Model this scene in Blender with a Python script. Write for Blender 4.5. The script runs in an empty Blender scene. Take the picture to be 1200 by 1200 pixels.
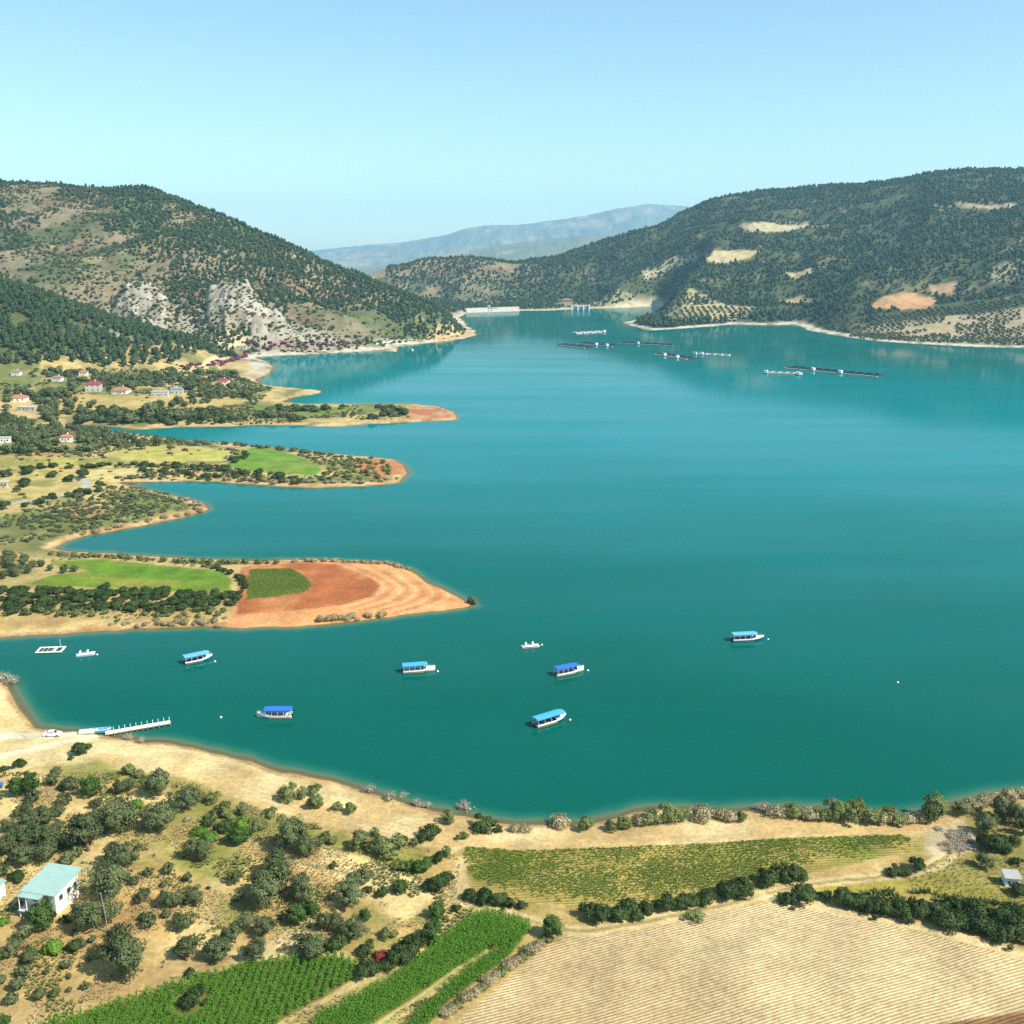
import bpy, bmesh, math, random
import numpy as np
from mathutils import Vector, Matrix

random.seed(7)
rng = np.random.default_rng(7)
sc = bpy.context.scene
col_main = sc.collection

# ------------------------------------------------------------------ camera
F, H = 1200.0, 120.0                       # focal length in photo pixels, camera height over the lake
PITCH = math.atan(300.0 / F)
cam_d = bpy.data.cameras.new('camera')
cam = bpy.data.objects.new('camera', cam_d)
col_main.objects.link(cam)
cam.location = (0, 0, H)
cam.rotation_euler = (math.pi / 2 - PITCH, 0, 0)
cam_d.sensor_width = 36
cam_d.lens = 36 * F / 1200.0
cam_d.clip_start = 1.0
cam_d.clip_end = 80000
sc.camera = cam

# ------------------------------------------------------------------ sky, sun, exposure
SUN_EL, SUN_AZ = math.radians(46), math.radians(117)      # azimuth clockwise from +Y (view direction)
w = bpy.data.worlds.new('World'); sc.world = w
w.use_nodes = True
nt = w.node_tree
bg = nt.nodes['Background']
sky = nt.nodes.new('ShaderNodeTexSky')
sky.sky_type = 'NISHITA'; sky.sun_disc = False
sky.sun_elevation = SUN_EL; sky.sun_rotation = SUN_AZ
sky.altitude = 200; sky.air_density = 1.0; sky.dust_density = 0.6; sky.ozone_density = 1.0
tint = nt.nodes.new('ShaderNodeMix'); tint.data_type = 'RGBA'; tint.blend_type = 'MULTIPLY'
tint.inputs[0].default_value = 1.0
tint.inputs[7].default_value = (1.0, 1.15, 1.07, 1)
nt.links.new(sky.outputs[0], tint.inputs[6])
nt.links.new(tint.outputs[2], bg.inputs[0])
bg.inputs[1].default_value = 0.113

sun_d = bpy.data.lights.new('sun', 'SUN')
sun_d.energy = 5.0; sun_d.angle = math.radians(0.5); sun_d.color = (1.0, 0.95, 0.86)
sun = bpy.data.objects.new('sun', sun_d); col_main.objects.link(sun)
sd = Vector((math.sin(SUN_AZ) * math.cos(SUN_EL), math.cos(SUN_AZ) * math.cos(SUN_EL), math.sin(SUN_EL)))
sun.rotation_euler = sd.to_track_quat('Z', 'Y').to_euler()
sun.location = (400, 0, 500)

sc.view_settings.view_transform = 'Standard'
sc.view_settings.look = 'None'
sc.view_settings.exposure = 0.62
sc.view_settings.gamma = 1
sc.cycles.use_denoising = False
sc.cycles.max_bounces = 8
sc.cycles.transparent_max_bounces = 12
sc.cycles.volume_bounces = 1
sc.cycles.caustics_reflective = False
sc.cycles.caustics_refractive = False

# ------------------------------------------------------------------ numeric helpers
CP, SP = math.cos(PITCH), math.sin(PITCH)
def ray(u, v):
    dx = (u - 600.0) / F; dy = (600.0 - v) / F
    return dx, CP + dy * SP, -SP + dy * CP
def te(u, v):                               # direction as (X/Y, slope of Z over Y)
    a, b, c = ray(u, v); return a / b, c / b
def wat(u, v, z=0.0):                       # pixel on a level plane
    t, e = te(u, v); y = (z - H) / e
    return t * y, y
def depth_of(x, y, z):                      # distance along the optical axis
    return y * CP - (z - H) * SP
def s2l(c):
    c = np.asarray(c, float) / 255.0
    return np.where(c <= 0.04045, c / 12.92, ((c + 0.055) / 1.055) ** 2.4)
def C(r, g, b, k=0.80):
    return s2l((r, g, b)) * k

def _hash(ix, iy, seed):
    n = (ix.astype(np.int64) * 374761393 + iy.astype(np.int64) * 668265263 + seed * 974634777) & 0x7fffffff
    n = ((n ^ (n >> 13)) * 1274126177) & 0x7fffffff
    n = (n ^ (n >> 16)) & 0xffff
    return n / 65535.0
def vnoise(x, y, seed=0):
    ix = np.floor(x); iy = np.floor(y)
    fx = x - ix; fy = y - iy
    fx = fx * fx * (3 - 2 * fx); fy = fy * fy * (3 - 2 * fy)
    a = _hash(ix, iy, seed); b = _hash(ix + 1, iy, seed)
    c = _hash(ix, iy + 1, seed); d = _hash(ix + 1, iy + 1, seed)
    return (a + (b - a) * fx) * (1 - fy) + (c + (d - c) * fx) * fy
def fbm(x, y, octv=4, seed=0, gain=0.5):
    s = 0; a = 1; tot = 0
    for k in range(octv):
        s = s + a * vnoise(x * 1.0 + 17.3 * k, y + 9.1 * k, seed + k)
        tot += a; a *= gain; x = x * 2.03; y = y * 2.03
    return s / tot * 2 - 1                  # about -1..1
def ridged(x, y, octv=4, seed=0):
    s = 0; a = 1; tot = 0
    for k in range(octv):
        s = s + a * (1 - np.abs(vnoise(x, y, seed + k) * 2 - 1)); tot += a
        a *= 0.5; x = x * 2.07 + 5.2; y = y * 2.07 + 1.7
    return s / tot
def sstep(a, b, x):
    t = np.clip((x - a) / (b - a), 0, 1); return t * t * (3 - 2 * t)
def poly_sdf(x, y, P, closed=True):          # >0 inside
    P = np.asarray(P, float); n = len(P)
    d2 = np.full(x.shape, 1e18); ins = np.zeros(x.shape, bool)
    for i in range(n if closed else n - 1):
        ax, ay = P[i]; bx, by = P[(i + 1) % n]
        ex, ey = bx - ax, by - ay; L = ex * ex + ey * ey + 1e-12
        q = np.clip(((x - ax) * ex + (y - ay) * ey) / L, 0, 1)
        d2 = np.minimum(d2, (x - ax - q * ex) ** 2 + (y - ay - q * ey) ** 2)
        if closed:
            cr = (ay > y) != (by > y)
            if cr.any():
                xi = ax + (y - ay) * ex / (ey if abs(ey) > 1e-12 else 1e-12)
                ins ^= cr & (x < xi)
    d = np.sqrt(d2)
    return np.where(ins, d, -d) if closed else d

# ------------------------------------------------------------------ the lake outline (photo pixels on the water level)
LAKE_PX = [(-170, 790), (-60, 797), (0, 795), (8, 803), (22, 828), (40, 852), (75, 858), (110, 860), (135, 864), (165, 869), (200, 872),
 (240, 880), (290, 893), (330, 905), (380, 915), (420, 925), (470, 940), (530, 955), (600, 966), (650, 969), (690, 966), (720, 958),
 (760, 950), (800, 950), (850, 953), (900, 948), (960, 948), (1010, 953), (1060, 958), (1100, 950), (1130, 940), (1160, 934), (1200, 930),
 (1300, 915), (1450, 890), (1700, 850), (2000, 700), (2000, 500), (1650, 425), (1400, 413), (1200, 408), (1130, 406), (1080, 403),
 (1030, 400), (1000, 396), (950, 388), (932, 380), (900, 381), (860, 380), (800, 385), (760, 387), (735, 381), (733, 378), (745, 374),
 (760, 370), (775, 365), (778, 361), (766, 359), (730, 361), (691, 361.5), (672, 362), (650, 363.5), (627, 364), (607, 364), (580, 365.5), (549, 366),
 (538, 372), (545, 380), (556, 388), (560, 392), (545, 397), (500, 402), (475, 405), (462, 407), (464, 412), (440, 411), (406, 413),
 (350, 416), (320, 417), (300, 419), (312, 424), (317, 430), (313, 438), (300, 445), (305, 450), (320, 453), (345, 455), (375, 458),
 (372, 461), (345, 465), (325, 471), (367, 474), (437, 473), (483, 473), (512, 476), (531, 483), (535, 490), (534, 492), (483, 495),
 (431, 497), (396, 500), (350, 498), (308, 498), (250, 500), (200, 501), (165, 503), (150, 502), (120, 499), (95, 498), (78, 497),
 (80, 501), (100, 504), (150, 508), (200, 514), (230, 517), (260, 519), (300, 523), (340, 527), (380, 531), (430, 535), (465, 539),
 (476, 545), (480, 555), (470, 566), (420, 570), (360, 571), (300, 568), (255, 564), (200, 564), (140, 565), (150, 569), (180, 576),
 (225, 586), (240, 592), (243, 597), (235, 601), (215, 606), (180, 613), (140, 621), (100, 628), (80, 634), (58, 643), (75, 645.5),
 (130, 648.5), (170, 652), (230, 655), (290, 657), (330, 656.5), (400, 657), (455, 660), (480, 667), (500, 682), (530, 697), (553, 710),
 (520, 715), (480, 720), (420, 727), (350, 733), (290, 735), (240, 734), (170, 736), (130, 739), (60, 743), (0, 747), (-170, 757)]
LAKE = np.array([wat(u, v) for u, v in LAKE_PX])

# ------------------------------------------------------------------ hills: each is a skyline traced at its own distance
class Layer:
    def __init__(s, sky_px, foot, ridge, drop=0.0, mix=0.5, grow=0.0):
        a = np.array([te(u, v + grow) for u, v in sky_px]); s.t, s.e = a[:, 0], a[:, 1]
        f = np.array([[te(u, 350)[0], y] for u, y in foot]); r = np.array([[te(u, 350)[0], y] for u, y in ridge])
        s.f, s.r, s.drop, s.mix = f, r, drop, mix
    def __call__(s, t, Y):
        e = np.interp(t, s.t, s.e); y0 = np.interp(t, s.f[:, 0], s.f[:, 1]); y1 = np.interp(t, s.r[:, 0], s.r[:, 1])
        z = H + e * y1
        q = (Y - y0) / (y1 - y0); qc = np.clip(q, 0, 1)
        p = s.mix * qc + (1 - s.mix) * qc * qc * (3 - 2 * qc)
        back = np.clip((q - 1) / 1.3, 0, 1)
        p = p * (1 - (1 - s.drop) * back * back * (3 - 2 * back))
        return np.maximum(z, 0) * p, q
KNOLL = Layer([(-500, 300), (-200, 308), (-100, 315), (0, 333), (60, 350), (130, 377), (180, 391), (230, 406), (254, 418), (268, 440)],
              [(-400, 800), (0, 850), (100, 900), (200, 980), (270, 1040)], [(-400, 1150), (0, 1150), (130, 1160), (260, 1160)], 0.3)
LEFT = Layer([(-500, 225), (-150, 205), (0, 213), (60, 215), (120, 222), (170, 221), (210, 233), (250, 249), (290, 266), (330, 284), (380, 307), (420, 323),
              (460, 340), (500, 356), (530, 372), (548, 384), (560, 391), (575, 420)],
             [(-400, 1250), (0, 1240), (200, 1240), (300, 1225), (400, 1255), (460, 1280), (500, 1370), (530, 1430), (560, 1520)],
             [(-400, 2100), (0, 2050), (170, 1980), (300, 1820), (420, 1680), (500, 1620), (560, 1600)], 0.35, 0.75)
CRAG = Layer([(100, 420), (124, 385), (132, 352), (150, 339), (165, 332), (185, 337), (205, 352), (222, 372), (231, 384), (236, 356), (246, 342),
              (262, 336), (285, 333), (305, 346), (330, 364), (350, 386), (375, 420)],
             [(100, 1262), (375, 1262)], [(100, 1440), (230, 1430), (375, 1400)], 0.2, 0.8)
RIGHT = Layer([(380, 345), (430, 322), (455, 314), (500, 305), (540, 301), (560, 303), (600, 308), (640, 304), (660, 299), (700, 284), (740, 272), (770, 266),
               (800, 249), (830, 236), (850, 231), (900, 224), (950, 219), (1000, 217), (1060, 211), (1090, 203), (1130, 199), (1200, 198),
               (1350, 196), (1600, 215), (2200, 250)],
              [(380, 2600), (700, 2450), (745, 2150), (800, 1840), (930, 1820), (1000, 1600), (1200, 1430), (1600, 1350)],
              [(380, 2800), (600, 2950), (700, 3100), (850, 3200), (1000, 3100), (1200, 2800), (1700, 2500)], 0.35, 0.6)
MIDR = Layer([(-500, 330), (300, 325), (400, 316), (440, 312), (480, 305), (520, 298), (560, 291), (620, 283), (680, 276), (740, 277), (800, 280), (1000, 285), (2000, 290)],
             [(-500, 3900), (2000, 3900)], [(-500, 6200), (2000, 6400)], 0.45, 0.6)
FARM_ = Layer([(-500, 302), (200, 300), (300, 298), (375, 293), (420, 288), (470, 284), (520, 276), (545, 268), (570, 264), (610, 263), (650, 258), (690, 252),
              (720, 245), (760, 239), (800, 241), (850, 248), (950, 255), (1200, 262), (2000, 270)],
             [(-500, 8500), (2000, 8500)], [(-500, 13500), (2000, 13500)], 0.4, 0.7)

def lake_d(x, y):                            # >0 on land, metres from the shoreline
    d = -poly_sdf(x, y, LAKE)
    r = np.hypot(x, y)
    amp = np.clip(r / 260.0, 0.7, 5.0)
    return d + fbm(x / (7 * amp), y / (7 * amp), 3, 31) * 1.3 * amp
def height(x, y, full=False):
    d = lake_d(x, y); Y = np.maximum(y, 1.0); t = x / Y
    dl = np.maximum(d, 0)
    base = 0.9 * (1 - np.exp(-dl / 4.0)) + 0.035 * np.minimum(dl, 90) + 0.015 * np.clip(dl - 90, 0, 700)
    base = base + fbm(x / 45, y / 45, 3, 3) * 1.1 * sstep(3, 30, dl) * (1 - 0.6 * sstep(240, 330, y)) + fbm(x / 6, y / 6, 3, 4) * 0.12 * sstep(1, 8, dl)
    village = sstep(30, 260, dl) * sstep(-0.06, -0.2, t) * sstep(520, 800, y) * (1 - sstep(1300, 1700, y))
    base = base + 14 * village
    h = base
    land = sstep(2, 70, d)
    gul = ridged(x / 260, y / 260, 5, 40)
    for L, amp, k in ((KNOLL, 5, 8.), (LEFT, 30, 10.), (RIGHT, 34, 10.), (MIDR, 30, 12.), (FARM_, 45, 15.)):
        z, q = L(t, Y)
        bell = np.clip(q, 0, 1) * (1 - np.clip(q, 0, 1)) * 4
        z = z + (gul - 0.62) * amp * 2.0 * bell * np.clip(z / 60, 0, 1) + fbm(x / 60, y / 60, 4, 11) * amp * 0.16 * np.clip(z / 40, 0, 1)
        z = z * land
        kk = k * np.clip(z / 25, 0, 1) + 1e-3
        h = np.maximum(h, z) + np.maximum(kk - np.abs(h - z), 0) ** 2 / (4 * kk)      # soft max
    z, q = CRAG(t, Y)
    z = z + ((ridged(x / 42 + y / 130, y / 34, 4, 51) - 0.6) * 30 + (ridged(x / 13, y / 10, 3, 57) - 0.6) * 12) * sstep(0.05, 0.5, q) * (1 - sstep(1.0, 1.5, q)) * np.clip(z / 30, 0, 1)
    z = z * land
    crag = sstep(2, 14, z - h) * (z > 6)
    h = np.maximum(h, z)
    bed = -np.minimum(-d * 0.20, 8.0)
    hh = np.where(d > 0, np.minimum(h, 0.05 + d * 1.2), bed)
    if full: return hh, d, crag
    return hh

# ------------------------------------------------------------------ master grid (finer where the picture sees it larger)
tc = np.concatenate([np.linspace(-1.5, -0.56, 60, endpoint=False), np.linspace(-0.56, 0.56, 760), np.linspace(0.56, 1.5, 61)[1:]])
vs = np.concatenate([np.arange(1290, 430, -1.75)])
yr = np.array([wat(600, v)[1] for v in vs])
yr = np.concatenate([np.linspace(55, yr[0], 24, endpoint=False), yr, ])
yf = [yr[-1]]
while yf[-1] < 3500: yf.append(yf[-1] + 9.0 + 0.0012 * max(0, yf[-1] - 1500))
while yf[-1] < 17500: yf.append(yf[-1] * 1.02)
yr = np.concatenate([yr, yf[1:]])
NR, NC = len(yr), len(tc)
GX = (yr[:, None] * tc[None, :]); GY = np.repeat(yr[:, None], NC, 1)
GH, GD, GCRAG = height(GX.ravel(), GY.ravel(), True)
GH = GH.reshape(NR, NC); GD = GD.reshape(NR, NC); GCRAG = GCRAG.reshape(NR, NC)

def _lookup(A, x, y):
    x = np.asarray(x, float); y = np.asarray(y, float)
    t = x / y
    j = np.clip(np.searchsorted(tc, t) - 1, 0, NC - 2); i = np.clip(np.searchsorted(yr, y) - 1, 0, NR - 2)
    a = np.clip((t - tc[j]) / (tc[j + 1] - tc[j]), 0, 1); b = np.clip((y - yr[i]) / (yr[i + 1] - yr[i]), 0, 1)
    return (A[i, j] * (1 - a) + A[i, j + 1] * a) * (1 - b) + (A[i + 1, j] * (1 - a) + A[i + 1, j + 1] * a) * b
def gh(x, y): return _lookup(GH, x, y)
def gd(x, y): return _lookup(GD, x, y)
def ground(u, v):                            # first meeting of a pixel's ray with the land (or the lake)
    t, e = te(u, v)
    j = int(np.clip(np.searchsorted(tc, t) - 1, 0, NC - 2)); a = (t - tc[j]) / (tc[j + 1] - tc[j])
    colh = np.maximum(GH[:, j] * (1 - a) + GH[:, j + 1] * a, 0)
    f = (H + e * yr) - colh
    k = np.argmax(f < 0)
    if f[k] >= 0: k = NR - 1
    k = max(k, 1)
    q = f[k - 1] / (f[k - 1] - f[k] + 1e-9)
    y = yr[k - 1] + (yr[k] - yr[k - 1]) * min(max(q, 0), 1)
    return t * y, y, H + e * y
def gpoly(P): return [ground(u, v)[:2] for u, v in P]

# ------------------------------------------------------------------ land cover: what lies where, in world space
LC = {}
CLS = ['ground', 'beach', 'bean_field', 'ploughed_field', 'maize_soil', 'dirt_track', 'meadow', 'red_soil_field', 'hillside', 'mountain', 'road', 'lake_bed']
cid = {n: i for i, n in enumerate(CLS)}
X = GX.ravel(); Y = GY.ravel(); D = GD.ravel(); Z = GH.ravel(); T = X / Y
n1 = fbm(X / 14, Y / 14, 4, 60); n2 = fbm(X / 55, Y / 55, 4, 61); n3 = fbm(X / 4, Y / 4, 3, 62)
def mixc(a, b, f):
    f = np.clip(f, 0, 1)
    if f.ndim == 1: f = f[:, None]
    return a * (1 - f) + b * f
colr = np.tile(C(196, 166, 104), (len(X), 1))
colr = mixc(colr, C(218, 192, 128), sstep(0.0, 0.5, n1))
colr = mixc(colr, C(138, 136, 66), sstep(0.05, 0.5, n2 + 0.4 * n3) * 0.75)
colr = mixc(colr, C(178, 140, 88), sstep(0.15, 0.6, -n1 + 0.3 * n3) * 0.6)
cls = np.zeros(len(X), int)
# middle distance on the left: drier fields, more green scrub
mid = sstep(300, 420, Y)
cm = mixc(np.tile(C(204, 178, 118), (len(X), 1)), C(126, 132, 74), sstep(-0.15, 0.35, n2 + 0.5 * n1))
cm = mixc(cm, C(104, 110, 62), sstep(0.05, 0.45, fbm(X / 22, Y / 22, 4, 71)) * 0.7)
cm = mixc(cm, C(186, 148, 96), sstep(0.25, 0.6, fbm(X / 40, Y / 40, 3, 70)))
colr = mixc(colr, cm, mid)
# hillsides
hillm = sstep(1150, 1290, Y)
n4 = fbm(X / 130, Y / 130, 5, 80); n5 = fbm(X / 40, Y / 40, 4, 81)
ch = mixc(np.tile(C(150, 136, 104), (len(X), 1)), C(96, 106, 68), sstep(-0.2, 0.35, n4 + 0.4 * n5))
ch = mixc(ch, C(136, 110, 86), sstep(0.1, 0.5, n5 - 0.3 * n4) * 0.8)
ch = mixc(ch, C(196, 176, 130), sstep(0.35, 0.6, fbm(X / 70, Y / 70, 4, 83)) * 0.6)
right = sstep(0.0, 0.06, T) * (Y < 3900)
ch = mixc(ch, mixc(np.tile(C(84, 92, 58), (len(X), 1)), C(128, 118, 84), sstep(0.25, 0.55, n5)), right)
colr = mixc(colr, ch, hillm)
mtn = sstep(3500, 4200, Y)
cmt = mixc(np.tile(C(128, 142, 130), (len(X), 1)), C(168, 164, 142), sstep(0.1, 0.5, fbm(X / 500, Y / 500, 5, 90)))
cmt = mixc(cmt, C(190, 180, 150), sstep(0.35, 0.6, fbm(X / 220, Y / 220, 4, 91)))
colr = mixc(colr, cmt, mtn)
cls[Y > 1180] = cid['hillside']; cls[Y > 3600] = cid['mountain']
rock = mixc(np.tile(C(190, 184, 168), (len(X), 1)), C(146, 136, 116), sstep(0.0, 0.5, fbm(X / 7, Y / 9, 4, 95)))
rock = mixc(rock, C(120, 122, 84), sstep(0.25, 0.5, fbm(X / 14, Y / 14, 4, 97)) * .7)
rock = mixc(rock, C(206, 160, 100), sstep(0.3, 0.6, fbm(X / 40, Y / 40, 3, 96)))
colr = mixc(colr, rock, GCRAG.ravel())
kn_ = sstep(850, 900, Y) * (1 - sstep(1200, 1260, Y)) * sstep(-0.27, -0.30, T) * sstep(22, 32, Z)
colr = mixc(colr, mixc(np.tile(C(96, 100, 60), (len(X), 1)), C(170, 150, 96), sstep(0.15, 0.5, n2)), kn_)
# bare strip left by the falling water level
bw = np.where(Y > 1000, 22.0, np.where(Y > 420, 5.5, 4.0)) * (1 + 0.5 * n2)
sh = 1 - sstep(bw * 0.6, bw * 1.2, D)
csand = mixc(np.tile(C(214, 184, 130), (len(X), 1)), C(196, 150, 98), sstep(-0.1, 0.5, n1))
csand = mixc(csand, mixc(np.tile(C(212, 204, 180), (len(X), 1)), C(150, 136, 108), sstep(0.0, 0.4, fbm(X / 16, Y / 16, 4, 75))), sstep(900, 1200, Y))
csand = mixc(csand, C(172, 136, 92), 1 - sstep(0.2, 1.6, D + n3))
colr = mixc(colr, csand, sh)
cls[(sh > 0.5)] = cid['beach']

def zone(name, P, color, edge=1.0, wob=1.0, px=True, color2=None, n=None, strength=1.0, keep=False):
    W = np.array(gpoly(P)) if px else np.array(P)
    m = (X > W[:, 0].min() - 8) & (X < W[:, 0].max() + 8) & (Y > W[:, 1].min() - 8) & (Y < W[:, 1].max() + 8)
    idx = np.nonzero(m)[0]
    if not len(idx): return W
    s = poly_sdf(X[idx], Y[idx], W) + (n3[idx] * 0.6 + n1[idx]) * wob
    f = sstep(-edge, edge, s) * strength
    c = np.tile(np.asarray(color, float), (len(idx), 1))
    if color2 is not None: c = mixc(c, np.asarray(color2, float), n[idx])
    colr[idx] = mixc(colr[idx], c, f)
    if not keep: cls[idx[s > 0]] = cid[name]
    LC.setdefault(name, []).append(W)
    return W
def track(name, P, color, width, strength=1.0, color2=None):
    W = np.array(gpoly(P)); pad = width + 4
    # Catmull-Rom so that tracks bend softly
    Q = []
    for i in range(len(W) - 1):
        p0, p1, p2, p3 = W[max(i - 1, 0)], W[i], W[i + 1], W[min(i + 2, len(W) - 1)]
        for s in np.linspace(0, 1, 6, endpoint=False):
            Q.append(0.5 * ((2 * p1) + (p2 - p0) * s + (2 * p0 - 5 * p1 + 4 * p2 - p3) * s * s + (3 * p1 - p0 - 3 * p2 + p3) * s ** 3))
    Q.append(W[-1]); W = np.array(Q)
    m = (X > W[:, 0].min() - pad) & (X < W[:, 0].max() + pad) & (Y > W[:, 1].min() - pad) & (Y < W[:, 1].max() + pad) & (D > 0)
    idx = np.nonzero(m)[0]
    d = poly_sdf(X[idx], Y[idx], W, False)
    s = width / 2 - d + n3[idx] * 0.25 * min(width, 3)
    f = sstep(-0.35 - width * .1, 0.35 + width * .1, s) * strength
    c = np.tile(np.asarray(color, float), (len(idx), 1))
    if color2 is not None:                   # grassy crown between two ruts
        c = mixc(c, np.asarray(color2, float), 1 - sstep(0.12 * width, 0.22 * width, d))
    colr[idx] = mixc(colr[idx], c, f)
    cls[idx[s > 0]] = cid[name]
    return W

SAND, SAND2 = C(228, 204, 146), C(208, 176, 116)
# the near beach
zone('beach', [(-200, 760), (0, 760), (30, 800), (60, 840), (120, 840), (200, 850), (300, 870), (400, 890), (500, 920), (600, 940), (700, 940), (1150, 930),
               (1128, 965), (1090, 977), (1000, 979), (800, 990), (600, 996), (548, 992), (525, 1000), (480, 985), (430, 975), (380, 966), (330, 955), (280, 938),
               (230, 915), (190, 905), (150, 903), (60, 895), (0, 905), (-200, 920)], SAND, 1.2, 1.2, color2=SAND2, n=sstep(-0.05, 0.45, n1 + n2))
wet = (Y < 420) & (D < 2.2) & (D > -30)
colr[wet] = mixc(colr[wet], C(184, 148, 98), 1 - sstep(0.2, 2.6, D[wet] + n3[wet] * 1.5 + n1[wet] * 1.5))
und = (D < 0); colr[und] = mixc(np.tile(C(170, 128, 76), (und.sum(), 1)), C(120, 110, 60), sstep(0.5, 9, -D[und]))
# grassy patches in the orchard
for P in ([(60, 900), (110, 893), (160, 905), (190, 915), (180, 925), (130, 915), (70, 915)], [(200, 1000), (260, 985), (290, 1000), (280, 1020), (240, 1030), (205, 1015)],
          [(250, 1060), (285, 1050), (300, 1075), (262, 1082)], [(430, 1010), (480, 1028), (500, 1050), (470, 1030)], [(230, 945), (330, 960), (420, 985), (520, 1010), (480, 1020), (330, 985), (240, 965)]):
    zone('ground', P, C(140, 146, 64), 2.0, 2.0, strength=0.75)
for P in ([(110, 935), (150, 931), (205, 934), (200, 942), (150, 941)], [(370, 992), (420, 1004), (480, 1030), (520, 1050), (470, 1080), (440, 1060), (400, 1040), (372, 1010)],
          [(300, 1130), (360, 1085), (380, 1110), (420, 1122), (330, 1128)], [(0, 935), (28, 938), (20, 950), (0, 952)], [(330, 1005), (372, 1010), (380, 1030), (345, 1020)]):
    zone('ground', P, C(232, 206, 140), 1.5, 1.8, strength=0.9)
zone('ground', [(0, 1180), (60, 1165), (140, 1140), (220, 1120), (300, 1122), (200, 1150), (120, 1172), (40, 1196), (0, 1200)], C(178, 148, 98), 1.5, 1.5, strength=.8)
zone('meadow', [(1060, 1028), (1120, 1005), (1150, 1000), (1200, 1010), (1250, 1030), (1250, 1062), (1190, 1062), (1130, 1062), (1075, 1050), (1000, 1050), (940, 1045), (960, 1038)],
     C(176, 160, 66), 1.5, 1.5, color2=C(150, 140, 76), n=sstep(-.2, .4, n2))
zone('ground', [(1095, 972), (1130, 962), (1150, 985), (1125, 1003), (1100, 1008), (1085, 1000)], C(200, 180, 140), 1.5, 1.5)
BEAN_PX = [(545, 992), (600, 997), (700, 994), (800, 990), (900, 984), (1000, 980), (1055, 979), (1075, 987), (1072, 996), (1000, 1012), (930, 1027), (880, 1043), (800, 1054),
           (700, 1062), (640, 1059), (590, 1054), (560, 1042), (541, 1018)]
W_BEAN = zone('bean_field', BEAN_PX, C(178, 158, 84), 0.5, 0.5, color2=C(132, 136, 56), n=sstep(-.2, .4, n1))
PLOUGH_PX = [(535, 1200), (560, 1178), (600, 1142), (640, 1108), (668, 1095), (720, 1094), (790, 1082), (860, 1064), (905, 1057), (980, 1070), (1050, 1085), (1120, 1104),
             (1200, 1126), (1290, 1150), (1300, 1290), (430, 1290)]
W_PLOUGH = zone('ploughed_field', PLOUGH_PX, C(216, 190, 140), 0.6, 0.4, color2=C(196, 164, 116), n=sstep(-.1, .5, n2 + n1 * .3))
zone('ploughed_field', [(1100, 1200), (1150, 1192), (1210, 1184), (1300, 1175), (1300, 1290), (1100, 1290)], C(150, 112, 74), 0.4, 0.2)
MAIZE_A = [(40, 1208), (90, 1190), (200, 1156), (290, 1131), (335, 1126), (400, 1122), (416, 1128), (416, 1146), (380, 1169), (330, 1196), (310, 1215)]
MAIZE_B1 = [(352, 1215), (380, 1190), (467, 1143), (512, 1106), (555, 1074), (572, 1069), (619, 1081), (622, 1092), (598, 1108), (568, 1116), (520, 1148), (446, 1195), (425, 1215)]
MAIZE_B2 = [(462, 1215), (500, 1182), (560, 1130), (600, 1108), (614, 1100), (590, 1127), (527, 1173), (490, 1215)]
W_MA, W_MB1, W_MB2 = [zone('maize_soil', P, C(120, 122, 58), 0.4, 0.3) for P in (MAIZE_A, MAIZE_B1, MAIZE_B2)]
TR = C(226, 200, 146); TRG = C(176, 158, 98)
track('dirt_track', [(330, 1003), (380, 1018), (430, 1025), (480, 1035), (540, 1055), (620, 1079), (680, 1091), (740, 1083), (800, 1071), (860, 1058), (905, 1046), (960, 1035),
                     (1030, 1028), (1078, 1020), (1108, 1005), (1118, 990)], TR, 3.0, 0.9, TRG)
track('dirt_track', [(890, 1050), (960, 1064), (1050, 1080), (1120, 1097), (1200, 1119), (1260, 1135)], TR, 2.6, 0.9)
track('dirt_track', [(320, 1212), (380, 1178), (474, 1134), (515, 1097), (556, 1063)], C(206, 180, 120), 2.6, 0.9, C(170, 160, 90))
track('dirt_track', [(430, 1215), (500, 1165), (566, 1117)], C(208, 190, 122), 2.0, 0.9, C(176, 170, 92))
track('dirt_track', [(283, 1119), (330, 1104), (353, 1090), (372, 1078)], C(216, 194, 144), 3.4, 0.7)
track('dirt_track', [(-60, 867), (0, 863), (60, 862), (110, 860), (142, 858)], C(240, 226, 186), 4.2, 1.0)
track('dirt_track', [(-60, 900), (0, 886), (60, 873), (110, 864)], C(238, 226, 186), 2.6, 0.95)
track('dirt_track', [(541, 1010), (539, 1035), (545, 1055)], TR, 3.0, 0.6)
for k in range(4):                            # wheel ruts and strand lines on the beach
    o = k * 5
    track('beach', [(240, 902 + o), (300, 922 + o), (360, 940 + o), (430, 957 + o), (500, 972 + o)], C(190, 160, 108), 0.6, 0.5)
for k in range(3):
    track('beach', [(560, 984 + k * 3), (700, 985 + k * 3), (850, 979 + k * 2), (1000, 970 + k * 2), (1080, 968 + k * 2)], C(200, 168, 112), 0.5, 0.5)
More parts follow.
